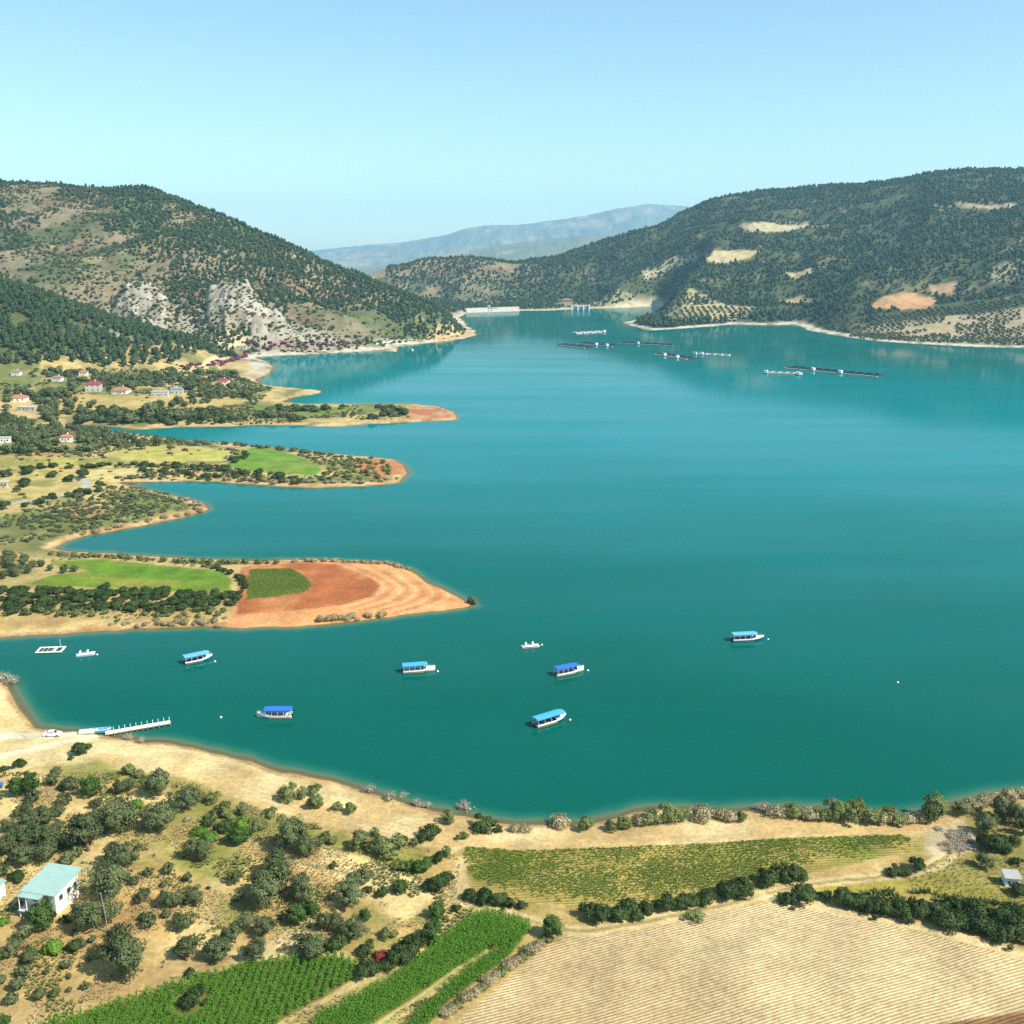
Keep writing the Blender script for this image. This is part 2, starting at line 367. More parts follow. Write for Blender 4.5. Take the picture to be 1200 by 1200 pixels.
# first peninsula
ORG = C(222, 158, 100)
zone('beach', [(262, 745), (280, 700), (292, 662), (400, 653), (460, 655), (580, 712), (450, 735), (350, 742)], ORG, 1.2, 1.0, color2=C(224, 160, 104), n=sstep(-.1, .4, n1))
zone('red_soil_field', [(283, 664), (360, 659), (400, 662), (432, 674), (446, 686), (436, 699), (400, 709), (350, 715), (300, 719), (277, 720)], C(182, 108, 62), 0.8, 0.6, color2=C(206, 138, 84), n=sstep(-.1, .4, n1))
for k in range(9):
    f = 1 + k * 0.055
    track('beach', [(395 + 14 * k, 661 + k * 0.8), (446 + 10 * k, 683 + k * 1.6), (440 + 9 * k, 699 + k * 1.0), (400 + 9 * k, 712 + k * 0.9)], C(198, 128, 76) if k % 2 else C(236, 192, 138), 1.3, 0.6)
W_P1B = zone('bean_field', [(293, 667), (340, 666), (358, 675), (366, 687), (358, 694), (330, 698), (288, 703)], C(146, 130, 58), 0.6, 0.5, color2=C(104, 116, 40), n=sstep(-.2, .3, n1))
W_P1A = zone('meadow', [(62, 657), (110, 655), (170, 660), (230, 666), (262, 669), (273, 680), (268, 694), (200, 694), (170, 691), (110, 689), (30, 685), (60, 674), (110, 669), (60, 662)], C(116, 142, 44), 0.8, 0.8,
             color2=C(150, 150, 60), n=sstep(0, .4, n1 + n2))
zone('meadow', [(100, 661), (170, 664), (240, 670), (266, 679), (200, 680), (110, 675)], C(96, 138, 34), 1.5, 1.0, strength=.8)
zone('ground', [(0, 690), (40, 690), (100, 692), (170, 694), (170, 700), (0, 700)], C(214, 176, 116), 1.2, 1.0, strength=.7)
# second and third peninsula
zone('meadow', [(0, 560), (40, 545), (90, 545), (140, 560), (110, 570), (60, 590), (0, 600)], C(200, 178, 108), 2, 2, color2=C(150, 146, 80), n=sstep(-.1, .4, n1 + n2))
zone('meadow', [(130, 530), (180, 521), (240, 524), (270, 530), (262, 541), (200, 540), (140, 538)], C(186, 180, 92), 1.5, 1.5, color2=C(196, 172, 104), n=sstep(-.1, .4, n1 + n2))
zone('meadow', [(0, 537), (60, 535), (140, 537), (130, 547), (60, 545), (0, 552)], C(186, 176, 96), 1.5, 1.5, color2=C(150, 146, 76), n=sstep(-.1, .4, n1 + n2))
zone('meadow', [(262, 546), (285, 528), (300, 524), (350, 534), (372, 545), (378, 552), (366, 558), (310, 553)], C(112, 150, 52), 1.5, 1.2, color2=C(134, 150, 64), n=sstep(0, .5, n1))
zone('red_soil_field', [(415, 545), (440, 537), (470, 541), (474, 556), (440, 562)], C(196, 134, 88), 2, 2)
zone('meadow', [(110, 551), (160, 548), (165, 556), (100, 562), (60, 566)], C(214, 196, 130), 2, 1.5)
zone('red_soil_field', [(482, 476), (515, 477), (530, 484), (532, 490), (495, 493), (474, 488)], C(188, 122, 82), 3, 4, color2=C(200, 156, 112), n=sstep(-.1, .3, n1))
zone('meadow', [(290, 475), (370, 476), (420, 478), (400, 484), (300, 481)], C(120, 140, 58), 2, 2)
zone('meadow', [(50, 472), (100, 463), (170, 462), (260, 463), (290, 470), (250, 478), (120, 480), (50, 482)], C(200, 174, 108), 3, 3, strength=.8)
zone('meadow', [(190, 447), (260, 437), (300, 444), (290, 452), (220, 456), (190, 455)], C(214, 190, 130), 3, 3, strength=.8)
RD = C(226, 206, 160)
track('road', [(258, 398), (266, 412), (262, 421), (240, 428), (212, 431)], RD, 9, 1.0)
track('road', [(0, 594), (30, 587), (60, 583), (85, 577), (103, 568), (98, 563), (88, 561)], C(190, 184, 170), 4.0, 1.0)
track('road', [(0, 520), (15, 507), (22, 501), (14, 497)], C(190, 184, 170), 5.0, 1.0)
track('road', [(270, 440), (310, 452), (370, 458)], C(222, 204, 160), 8, .8)
# the far shores
zone('hillside', [(866, 266), (900, 261), (945, 260), (970, 265), (930, 270), (880, 272)], C(196, 180, 140), 6, 8)
zone('hillside', [(1080, 242), (1130, 238), (1190, 238), (1190, 243), (1130, 244)], C(190, 174, 140), 6, 8)
zone('hillside', [(754, 318), (790, 300), (815, 294), (822, 298), (790, 312), (765, 326), (754, 326)], C(198, 186, 148), 5, 8)
zone('hillside', [(826, 300), (842, 294), (896, 291), (880, 303), (850, 308), (828, 306)], C(206, 188, 138), 4, 4)
zone('hillside', [(920, 318), (950, 315), (952, 322), (925, 325)], C(206, 186, 140), 4, 6)
zone('hillside', [(765, 366), (850, 357), (885, 360), (870, 372), (800, 378), (762, 372)], C(186, 172, 122), 5, 6)
zone('hillside', [(910, 352), (940, 345), (958, 351), (930, 356)], C(200, 176, 126), 5, 6)
zone('hillside', [(1016, 361), (1045, 345), (1070, 343), (1098, 350), (1092, 361), (1050, 363)], C(204, 160, 110), 5, 5)
zone('hillside', [(1090, 334), (1120, 330), (1118, 346), (1092, 345)], C(190, 160, 120), 5, 6)
zone('hillside', [(1060, 387), (1110, 383), (1160, 384), (1164, 391), (1110, 393)], C(206, 172, 118), 4, 5)
zone('hillside', [(1000, 392), (1040, 375), (1200, 360), (1260, 365), (1260, 405), (1100, 402)], C(190, 170, 132), 6, 8, strength=.9)
zone('hillside', [(1155, 315), (1250, 310), (1250, 330), (1160, 330)], C(190, 180, 140), 6, 6, strength=.6)
zone('beach', [(610, 362), (640, 352), (680, 356), (760, 352), (768, 360), (690, 364), (640, 366)], C(206, 188, 140), 6, 8, strength=.45)
zone('hillside', [(122, 394), (128, 352), (165, 330), (200, 345), (229, 374), (238, 345), (265, 333), (310, 345), (350, 383), (420, 399), (400, 408), (300, 405), (250, 399), (180, 397)], C(188, 178, 156), 8, 9, color2=C(150, 140, 112), n=sstep(-.1, .4, fbm(X / 12, Y / 12, 4, 98)), strength=.75)
zone('hillside', [(250, 400), (262, 388), (292, 396), (290, 404), (270, 408)], C(224, 200, 152), 5, 5)
zone('hillside', [(500, 398), (520, 380), (556, 386), (558, 393), (520, 400)], C(206, 176, 124), 6, 8)

# ------------------------------------------------------------------ materials
def new_mat(name):
    m = bpy.data.materials.new(name); m.use_nodes = True
    return m, m.node_tree, m.node_tree.nodes['Principled BSDF']
def node(nt, typ, **kw):
    n = nt.nodes.new(typ)
    for k, v in kw.items(): setattr(n, k, v)
    return n
def mult(nt, a, b, fac=1.0, blend='MULTIPLY'):
    m = node(nt, 'ShaderNodeMix', data_type='RGBA', blend_type=blend); m.inputs[0].default_value = fac
    nt.links.new(a, m.inputs[6])
    if hasattr(b, 'is_output'): nt.links.new(b, m.inputs[7])
    else: m.inputs[7].default_value = (*b, 1)
    return m.outputs[2]
def ramp(nt, fac, stops):
    r = node(nt, 'ShaderNodeValToRGB'); nt.links.new(fac, r.inputs[0])
    while len(r.color_ramp.elements) < len(stops): r.color_ramp.elements.new(0.5)
    for e, (p, c) in zip(r.color_ramp.elements, stops):
        e.position = p; e.color = (c, c, c, 1) if isinstance(c, (int, float)) else (*c, 1)
    return r.outputs[0]
def noise(nt, scale, detail=4, rough=0.6, vec=None):
    n = node(nt, 'ShaderNodeTexNoise'); n.inputs['Scale'].default_value = scale
    n.inputs['Detail'].default_value = detail; n.inputs['Roughness'].default_value = rough
    if vec is not None: nt.links.new(vec, n.inputs['Vector'])
    return n.outputs[0]
def land_material(name, stripes=None):
    m, nt, p = new_mat(name)
    at = node(nt, 'ShaderNodeAttribute', attribute_name='Col')
    geo = node(nt, 'ShaderNodeNewGeometry'); pos = geo.outputs['Position']
    c = mult(nt, at.outputs['Color'], ramp(nt, noise(nt, 0.9, 6, 0.7, pos), [(0.25, 0.62), (0.75, 1.3)]))
    c = mult(nt, c, ramp(nt, noise(nt, 4.5, 3, 0.7, pos), [(0.25, 0.72), (0.75, 1.22)]))
    c = mult(nt, c, ramp(nt, noise(nt, 0.11, 4, 0.6, pos), [(0.3, 0.72), (0.7, 1.2)]))
    hgt = noise(nt, 1.6, 5, 0.65, pos)
    if stripes:
        ang, per, deep = stripes
        mp = node(nt, 'ShaderNodeMapping'); mp.inputs['Rotation'].default_value = (0, 0, -ang)
        nt.links.new(pos, mp.inputs[0])
        wv = node(nt, 'ShaderNodeTexWave', wave_type='BANDS', bands_direction='Y')
        wv.inputs['Scale'].default_value = 2 * math.pi / per / 20.0
        wv.inputs['Distortion'].default_value = 5.0; wv.inputs['Detail'].default_value = 2
        wv.inputs['Detail Scale'].default_value = 0.12
        nt.links.new(mp.outputs[0], wv.inputs[0])
        broken = ramp(nt, noise(nt, 0.22, 6, 0.75, pos), [(0.42, 0.0), (0.62, 1.0)])
        dark = ramp(nt, wv.outputs[1], [(0.1, deep), (0.55, 1.06)])
        mm = node(nt, 'ShaderNodeMix', data_type='RGBA'); nt.links.new(broken, mm.inputs[0])
        mm.inputs[6].default_value = (1, 1, 1, 1); nt.links.new(dark, mm.inputs[7])
        c = mult(nt, c, mm.outputs[2])
        add = node(nt, 'ShaderNodeMath', operation='MULTIPLY_ADD'); nt.links.new(wv.outputs[1], add.inputs[0])
        add.inputs[1].default_value = 0.8; nt.links.new(hgt, add.inputs[2]); hgt = add.outputs[0]
    nt.links.new(c, p.inputs['Base Color'])
    p.inputs['Roughness'].default_value = 0.95; p.inputs['Specular IOR Level'].default_value = 0.15
    b = node(nt, 'ShaderNodeBump'); b.inputs['Strength'].default_value = 0.7; b.inputs['Distance'].default_value = 0.25
    nt.links.new(hgt, b.inputs['Height']); nt.links.new(b.outputs[0], p.inputs['Normal'])
    return m
def wdir(a, b):
    (x0, y0, _), (x1, y1, _) = ground(*a), ground(*b)
    return math.atan2(y1 - y0, x1 - x0)
M = {}
M['land'] = land_material('land')
M['plough'] = land_material('ploughed', (math.radians(22), 0.66, 0.76))
M['redsoil'] = land_material('red_soil', (wdir((330, 712), (420, 700)), 1.6, 0.72))
M['bean'] = land_material('bean_soil', (wdir((600, 1030), (900, 1012)), 0.9, 0.6))

def plain(name, rgb, rough=0.6, spec=0.4, metal=0.0, var=0.12, scale=3.0):
    m, nt, p = new_mat(name)
    tcn = node(nt, 'ShaderNodeTexCoord')
    f = ramp(nt, noise(nt, scale, 5, 0.65, tcn.outputs['Object']), [(0.3, 1 - var), (0.7, 1 + var)])
    base = node(nt, 'ShaderNodeRGB'); base.outputs[0].default_value = (*rgb, 1)
    nt.links.new(mult(nt, base.outputs[0], f), p.inputs['Base Color'])
    p.inputs['Roughness'].default_value = rough; p.inputs['Specular IOR Level'].default_value = spec
    p.inputs['Metallic'].default_value = metal
    M[name] = m
    return m
def foliage(name, dark, light, trans=0.25, spread=0.5):
    m, nt, p = new_mat(name)
    oi = node(nt, 'ShaderNodeObjectInfo'); ge = node(nt, 'ShaderNodeNewGeometry')
    mx = node(nt, 'ShaderNodeMath', operation='MULTIPLY_ADD')
    nt.links.new(ge.outputs['Random Per Island'], mx.inputs[0]); mx.inputs[1].default_value = spread
    ob = node(nt, 'ShaderNodeMath', operation='MULTIPLY'); nt.links.new(oi.outputs['Random'], ob.inputs[0]); ob.inputs[1].default_value = 1 - spread
    nt.links.new(ob.outputs[0], mx.inputs[2])
    cm_ = node(nt, 'ShaderNodeMix', data_type='RGBA'); nt.links.new(mx.outputs[0], cm_.inputs[0])
    cm_.inputs[6].default_value = (*dark, 1); cm_.inputs[7].default_value = (*light, 1)
    nt.links.new(cm_.outputs[2], p.inputs['Base Color'])
    p.inputs['Roughness'].default_value = 0.65; p.inputs['Specular IOR Level'].default_value = 0.25
    tr = node(nt, 'ShaderNodeBsdfTranslucent'); nt.links.new(cm_.outputs[2], tr.inputs[0])
    ms = node(nt, 'ShaderNodeMixShader'); ms.inputs[0].default_value = trans
    nt.links.new(p.outputs[0], ms.inputs[1]); nt.links.new(tr.outputs[0], ms.inputs[2])
    nt.links.new(ms.outputs[0], nt.nodes['Material Output'].inputs[0])
    M[name] = m
    return m
foliage('olive', (0.068, 0.096, 0.034), (0.205, 0.245, 0.098), 0.32)
foliage('leafgreen', (0.040, 0.095, 0.016), (0.120, 0.215, 0.040), 0.4)
foliage('darkbush', (0.035, 0.072, 0.016), (0.110, 0.165, 0.045), 0.4)
foliage('lime', (0.110, 0.230, 0.025), (0.230, 0.400, 0.055), 0.45)
foliage('dry', (0.30, 0.25, 0.13), (0.58, 0.50, 0.30), 0.35)
foliage('palebush', (0.140, 0.180, 0.050), (0.300, 0.340, 0.120), 0.4)
foliage('greydry', (0.34, 0.30, 0.22), (0.62, 0.55, 0.43), 0.3)
foliage('pine', (0.042, 0.090, 0.036), (0.125, 0.190, 0.074), 0.33)
foliage('scrub', (0.062, 0.085, 0.034), (0.170, 0.200, 0.085), 0.35)
foliage('maize', (0.055, 0.175, 0.012), (0.165, 0.350, 0.032), 0.4, 0.75)
foliage('beans', (0.100, 0.190, 0.022), (0.250, 0.340, 0.060), 0.4, 0.75)
foliage('drygrass', (0.26, 0.20, 0.10), (0.50, 0.42, 0.22), 0.2, 0.8)
foliage('weed', (0.09, 0.12, 0.03), (0.24, 0.25, 0.08), 0.2, 0.8)
foliage('magenta', (0.17, 0.035, 0.07), (0.36, 0.06, 0.15), 0.25, 0.8)
foliage('redleaf', (0.22, 0.03, 0.03), (0.36, 0.07, 0.06), 0.25, 0.8)
plain('bark', (0.16, 0.125, 0.09), 0.9, 0.1, var=0.3, scale=6)
plain('greybark', (0.28, 0.25, 0.21), 0.9, 0.1, var=0.3, scale=6)
plain('white_paint', (0.78, 0.79, 0.78), 0.4, 0.5, var=0.06)
plain('royal_blue', (0.030, 0.135, 0.55), 0.5, 0.4, var=0.1, scale=1.5)
plain('sky_blue', (0.06, 0.34, 0.62), 0.55, 0.35, var=0.1, scale=1.5)
plain('pale_blue', (0.13, 0.38, 0.58), 0.5, 0.35, var=0.1, scale=1.5)
plain('hull_blue', (0.025, 0.085, 0.36), 0.35, 0.5)
plain('dark', (0.022, 0.024, 0.028), 0.5, 0.3)
plain('wood', (0.36, 0.25, 0.14), 0.75, 0.2, var=0.25)
plain('red_paint', (0.45, 0.05, 0.04), 0.45, 0.4)
plain('concrete', (0.56, 0.54, 0.49), 0.85, 0.2, var=0.15, scale=0.8)
plain('pale_concrete', (0.74, 0.72, 0.66), 0.8, 0.2, var=0.08, scale=0.4)
plain('turquoise_roof', (0.29, 0.43, 0.375), 0.5, 0.4, var=0.08, scale=0.8)
plain('plaster', (0.74, 0.70, 0.60), 0.85, 0.2, var=0.10, scale=1.0)
plain('terracotta', (0.38, 0.16, 0.085), 0.8, 0.2, var=0.2, scale=0.7)
plain('dark_red_roof', (0.30, 0.045, 0.05), 0.7, 0.2, var=0.2, scale=0.7)
plain('brown_roof', (0.30, 0.17, 0.12), 0.8, 0.2, var=0.2, scale=0.7)
plain('grey_roof', (0.34, 0.33, 0.31), 0.7, 0.3, var=0.15, scale=0.9)
plain('white_roof', (0.72, 0.73, 0.71), 0.6, 0.3, var=0.08, scale=0.5)
plain('glass', (0.03, 0.045, 0.055), 0.12, 0.6)
plain('wall_blue_shade', (0.20, 0.32, 0.44), 0.7, 0.3, var=0.12)  # wall colour with its blue shadow mixed in
plain('rubber', (0.018, 0.018, 0.018), 0.8, 0.2)
plain('steel', (0.42, 0.43, 0.43), 0.4, 0.5, 0.6)
plain('slate_blue', (0.20, 0.26, 0.33), 0.6, 0.3)
plain('float_black', (0.045, 0.05, 0.055), 0.6, 0.3)
plain('dam_concrete', (0.42, 0.385, 0.31), 0.85, 0.2, var=0.15, scale=0.15)
plain('dull_white', (0.47, 0.45, 0.39), 0.85, 0.2, var=0.15, scale=0.5)
plain('rock_white', (0.52, 0.49, 0.43), 0.9, 0.2, var=0.2)

# water: clear at the edge, cloudy teal with depth
m, nt, p = new_mat('lake_water')
at = node(nt, 'ShaderNodeAttribute', attribute_name='depth')
geo = node(nt, 'ShaderNodeNewGeometry')
mp = node(nt, 'ShaderNodeMapping'); mp.inputs['Scale'].default_value = (0.55, 1.0, 1.0); mp.inputs['Rotation'].default_value = (0, 0, 0.25)
nt.links.new(geo.outputs['Position'], mp.inputs[0])
big = noise(nt, 0.012, 4, 0.6, mp.outputs[0]); rip = noise(nt, 0.55, 3, 0.55, mp.outputs[0]); fine = noise(nt, 2.2, 2, 0.5, mp.outputs[0])
sm = node(nt, 'ShaderNodeMath', operation='MULTIPLY_ADD'); nt.links.new(fine, sm.inputs[0]); sm.inputs[1].default_value = 0.09; nt.links.new(rip, sm.inputs[2])
bp = node(nt, 'ShaderNodeBump'); bp.inputs['Strength'].default_value = 0.5; bp.inputs['Distance'].default_value = 0.03
hgt_ = sm.outputs[0]
for (cu, cv), r_in, r_out, lam in (((540, 925), 22, 62, 2.6), ((700, 900), 10, 45, 2.2), ((215, 800), 6, 34, 2.4), ((480, 760), 14, 40, 2.4)):   # old wakes running out
    cx_, cy_ = wat(cu, cv)
    dd = node(nt, 'ShaderNodeVectorMath', operation='DISTANCE'); nt.links.new(geo.outputs['Position'], dd.inputs[0]); dd.inputs[1].default_value = (cx_, cy_, 0)
    k_ = node(nt, 'ShaderNodeMath', operation='MULTIPLY'); nt.links.new(dd.outputs['Value'], k_.inputs[0]); k_.inputs[1].default_value = 2 * math.pi / lam
    sn = node(nt, 'ShaderNodeMath', operation='SINE'); nt.links.new(k_.outputs[0], sn.inputs[0])
    mr = node(nt, 'ShaderNodeMapRange', interpolation_type='SMOOTHSTEP'); nt.links.new(dd.outputs['Value'], mr.inputs[0])
    mr.inputs['From Min'].default_value = r_in; mr.inputs['From Max'].default_value = r_out; mr.inputs['To Min'].default_value = 0.9; mr.inputs['To Max'].default_value = 0.0
    a1 = node(nt, 'ShaderNodeMath', operation='MULTIPLY'); nt.links.new(sn.outputs[0], a1.inputs[0]); nt.links.new(mr.outputs[0], a1.inputs[1])
    a2 = node(nt, 'ShaderNodeMath', operation='ADD'); nt.links.new(hgt_, a2.inputs[0]); nt.links.new(a1.outputs[0], a2.inputs[1]); hgt_ = a2.outputs[0]
nt.links.new(hgt_, bp.inputs['Height'])
body = node(nt, 'ShaderNodeBsdfDiffuse')
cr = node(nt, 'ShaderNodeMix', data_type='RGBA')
cr.inputs[6].default_value = (0.0002, 0.084, 0.058, 1); cr.inputs[7].default_value = (0.0008, 0.176, 0.184, 1)  # dark green near to bright turquoise mid-lake: sky reflection painted into the body colour
mk = node(nt, 'ShaderNodeAttribute', attribute_name='painted_sheen')
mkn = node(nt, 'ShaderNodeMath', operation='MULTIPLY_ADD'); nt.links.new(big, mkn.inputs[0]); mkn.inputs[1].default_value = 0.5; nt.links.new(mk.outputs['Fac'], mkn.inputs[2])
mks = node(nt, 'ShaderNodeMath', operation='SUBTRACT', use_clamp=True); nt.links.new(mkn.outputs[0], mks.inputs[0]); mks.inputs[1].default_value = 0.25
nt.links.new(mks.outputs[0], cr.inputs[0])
silt = node(nt, 'ShaderNodeMapRange'); silt.inputs['From Max'].default_value = 1.5; silt.interpolation_type = 'SMOOTHSTEP'; nt.links.new(at.outputs['Fac'], silt.inputs[0])
sc_ = node(nt, 'ShaderNodeValToRGB'); nt.links.new(silt.outputs[0], sc_.inputs[0])
sc_.color_ramp.elements[0].color = (0.19, 0.16, 0.08, 1); sc_.color_ramp.elements[1].color = (0.0, 0.13, 0.105, 1)
e_ = sc_.color_ramp.elements.new(0.35); e_.color = (0.05, 0.15, 0.085, 1)
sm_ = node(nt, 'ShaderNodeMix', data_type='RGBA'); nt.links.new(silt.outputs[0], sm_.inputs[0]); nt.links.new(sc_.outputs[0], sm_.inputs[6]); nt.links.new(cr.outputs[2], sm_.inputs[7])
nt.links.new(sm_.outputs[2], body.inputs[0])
tb = node(nt, 'ShaderNodeBsdfTransparent'); tb.inputs[0].default_value = (0.75, 0.95, 0.88, 1)
op = node(nt, 'ShaderNodeMapRange'); op.inputs['From Min'].default_value = 0.0; op.inputs['From Max'].default_value = 0.5
op.interpolation_type = 'SMOOTHSTEP'; op.inputs['To Min'].default_value = 0.22; op.inputs['To Max'].default_value = 1.0
nt.links.new(at.outputs['Fac'], op.inputs[0])
m1 = node(nt, 'ShaderNodeMixShader'); nt.links.new(op.outputs[0], m1.inputs[0]); nt.links.new(tb.outputs[0], m1.inputs[1]); nt.links.new(body.outputs[0], m1.inputs[2])
gl = node(nt, 'ShaderNodeBsdfGlossy'); gl.inputs['Roughness'].default_value = 0.05; nt.links.new(bp.outputs[0], gl.inputs['Normal'])
fr = node(nt, 'ShaderNodeFresnel'); fr.inputs[0].default_value = 1.33; nt.links.new(bp.outputs[0], fr.inputs['Normal'])
m2 = node(nt, 'ShaderNodeMixShader'); fs_ = node(nt, 'ShaderNodeMath', operation='MULTIPLY'); nt.links.new(fr.outputs[0], fs_.inputs[0]); fs_.inputs[1].default_value = 0.4
mp2 = node(nt, 'ShaderNodeMapping'); mp2.inputs['Scale'].default_value = (0.004, 0.022, 1.0); nt.links.new(geo.outputs['Position'], mp2.inputs[0])
wind = node(nt, 'ShaderNodeMapRange'); nt.links.new(noise(nt, 1.0, 5, 0.6, mp2.outputs[0]), wind.inputs[0])
wind.inputs['From Min'].default_value = 0.35; wind.inputs['From Max'].default_value = 0.65; wind.inputs['To Min'].default_value = 0.45; wind.inputs['To Max'].default_value = 0.75
nt.links.new(wind.outputs[0], fs_.inputs[1])
nt.links.new(fs_.outputs[0], m2.inputs[0]); nt.links.new(m1.outputs[0], m2.inputs[1]); nt.links.new(gl.outputs[0], m2.inputs[2])
nt.links.new(m2.outputs[0], nt.nodes['Material Output'].inputs[0])
M['water'] = m

# ------------------------------------------------------------------ mesh helpers
def quads_mesh(name, V, Q, smooth=False):
    me = bpy.data.meshes.new(name)
    V = np.asarray(V, np.float32); Q = np.asarray(Q, np.int32)
    me.vertices.add(len(V)); me.vertices.foreach_set('co', V.ravel())
    me.loops.add(Q.size); me.loops.foreach_set('vertex_index', Q.ravel())
    me.polygons.add(len(Q)); me.polygons.foreach_set('loop_start', np.arange(0, Q.size, Q.shape[1], dtype=np.int32))
    if smooth: me.polygons.foreach_set('use_smooth', np.ones(len(Q), bool))
    me.update(calc_edges=True)
    return me
def link(name, me, parent=None, mat=None):
    o = bpy.data.objects.new(name, me); col_main.objects.link(o)
    if mat is not None and me is not None and not me.materials: me.materials.append(M[mat] if isinstance(mat, str) else mat)
    if parent is not None: o.parent = parent
    return o
def tag(o, label, cat=None, group=None, kind=None):
    o['label'] = label
    if cat: o['category'] = cat
    if group: o['group'] = group
    if kind: o['kind'] = kind
    return o
def empty(name, loc, rz=0.0, parent=None):
    o = bpy.data.objects.new(name, None); col_main.objects.link(o)
    o.location = loc; o.rotation_euler = (0, 0, rz); o.empty_display_size = 0.5
    return o
class MB:
    def __init__(s): s.v = []; s.f = []
    def add(s, v, f):
        b = len(s.v); s.v += [tuple(p) for p in v]; s.f += [tuple(b + i for i in q) for q in f]; return s
    def box(s, x0, x1, y0, y1, z0, z1):
        return s.add([(x0, y0, z0), (x1, y0, z0), (x1, y1, z0), (x0, y1, z0), (x0, y0, z1), (x1, y0, z1), (x1, y1, z1), (x0, y1, z1)],
                     [(0, 3, 2, 1), (4, 5, 6, 7), (0, 1, 5, 4), (1, 2, 6, 5), (2, 3, 7, 6), (3, 0, 4, 7)])
    def tube(s, pts, rad, n=6, cap=True):
        pts = [Vector(p) for p in pts]; b = len(s.v)
        for i, p_ in enumerate(pts):
            d = (pts[min(i + 1, len(pts) - 1)] - pts[max(i - 1, 0)]).normalized()
            a = d.orthogonal().normalized(); c = d.cross(a)
            r = rad[i] if hasattr(rad, '__len__') else rad
            for k in range(n):
                an = 2 * math.pi * k / n
                s.v.append(tuple(p_ + a * math.cos(an) * r + c * math.sin(an) * r))
        for i in range(len(pts) - 1):
            for k in range(n):
                s.f.append((b + i * n + k, b + i * n + (k + 1) % n, b + (i + 1) * n + (k + 1) % n, b + (i + 1) * n + k))
        if cap:
            s.f.append(tuple(b + k for k in range(n))[::-1]); s.f.append(tuple(b + (len(pts) - 1) * n + k for k in range(n)))
        return s
    def lathe(s, prof, n=12, c=(0, 0, 0)):
        b = len(s.v)
        for r, z in prof:
            for k in range(n): s.v.append((c[0] + r * math.cos(2 * math.pi * k / n), c[1] + r * math.sin(2 * math.pi * k / n), c[2] + z))
        for i in range(len(prof) - 1):
            for k in range(n): s.f.append((b + i * n + k, b + i * n + (k + 1) % n, b + (i + 1) * n + (k + 1) % n, b + (i + 1) * n + k))
        s.f.append(tuple(b + k for k in range(n))[::-1]); s.f.append(tuple(b + (len(prof) - 1) * n + k for k in range(n)))
        return s
    def mesh(s, name, smooth=False):
        me = bpy.data.meshes.new(name); me.from_pydata(s.v, [], s.f); me.update()
        if smooth: me.polygons.foreach_set('use_smooth', np.ones(len(me.polygons), bool))
        return me
    def build(s, name, mat, parent=None, smooth=False):
        return link(name, s.mesh(name, smooth), parent, mat)

# ------------------------------------------------------------------ the land, split by cover, sharing one set of points
idx = np.arange(NR * NC).reshape(NR, NC)
quads = np.stack([idx[:-1, :-1], idx[:-1, 1:], idx[1:, 1:], idx[1:, :-1]], -1).reshape(-1, 4)
qz = GH.ravel()[quads]; keepq = qz.max(1) > -5.5
quads = quads[keepq]
cls[D < -1.5] = cid['lake_bed']
qc = cls[quads]
face_cls = np.maximum(qc[:, 0], qc[:, 2])
V = np.stack([X, Y, Z], 1)
NAMES = {'ground': ('ground', 'dry tan orchard ground with grassy patches', 'land'), 'beach': ('beach', 'pale sandy shore left bare around the lake', 'land'),
         'bean_field': ('green_field', 'low green crop field between the near sandy shore and the dirt track', 'bean'),
         'ploughed_field': ('ploughed_field', 'pale tan ploughed field with fine rows in the bottom right corner', 'plough'),
         'maize_soil': ('maize_field', 'soil of the bright green maize strips at the bottom edge', 'land'),
         'dirt_track': ('dirt_track', 'pale dirt tracks between the near fields', 'land'), 'meadow': ('meadow', 'yellow-green grass fields on the peninsulas', 'land'),
         'red_soil_field': ('red_soil_field', 'bare red-brown ploughed soil on the peninsula tips', 'redsoil'),
         'hillside': ('hillside', 'hill slopes on both sides of the lake with tan clearings', 'land'), 'mountain': ('mountain', 'far pale blue mountain ranges on the horizon', 'land'),
         'road': ('road', 'pale winding road past the left bank houses', 'land'), 'lake_bed': ('lake_bed', 'sandy bottom of the lake under the water', 'land')}
for cn in CLS:
    fs = quads[face_cls == cid[cn]]
    if not len(fs): continue
    used, inv = np.unique(fs, return_inverse=True)
    nm, lab, mt = NAMES[cn]
    me = quads_mesh(nm, V[used], inv.reshape(-1, 4), True)
    a = me.color_attributes.new('Col', 'FLOAT_COLOR', 'POINT')
    a.data.foreach_set('color', np.concatenate([colr[used], np.ones((len(used), 1))], 1).astype(np.float32).ravel())
    o = link(nm, me, None, mt); tag(o, lab, cn.replace('_', ' ').split()[-1], kind='structure')
# lake surface
wi = idx[::2, ::2]; wq = np.stack([wi[:-1, :-1], wi[:-1, 1:], wi[1:, 1:], wi[1:, :-1]], -1).reshape(-1, 4)
wq = wq[(GH.ravel()[wq].min(1) < 0.25)]
used, inv = np.unique(wq, return_inverse=True)
me = quads_mesh('lake', np.stack([X[used], Y[used], np.zeros(len(used))], 1), inv.reshape(-1, 4), True)
a = me.attributes.new('depth', 'FLOAT', 'POINT'); a.data.foreach_set('value', np.maximum(0, -Z[used]).astype(np.float32))
a = me.attributes.new('painted_sheen', 'FLOAT', 'POINT'); a.data.foreach_set('value', (sstep(190, 760, Y[used] + X[used] * 0.15) * (1 - 0.6 * sstep(1000, 1500, Y[used] + 0.4 * X[used]))).astype(np.float32))  # painted reflection: body brightens towards mid-lake, darkens again at the far end
tag(link('lake', me, None, 'water'), 'wide calm turquoise lake filling the middle of the view', 'lake', kind='structure')

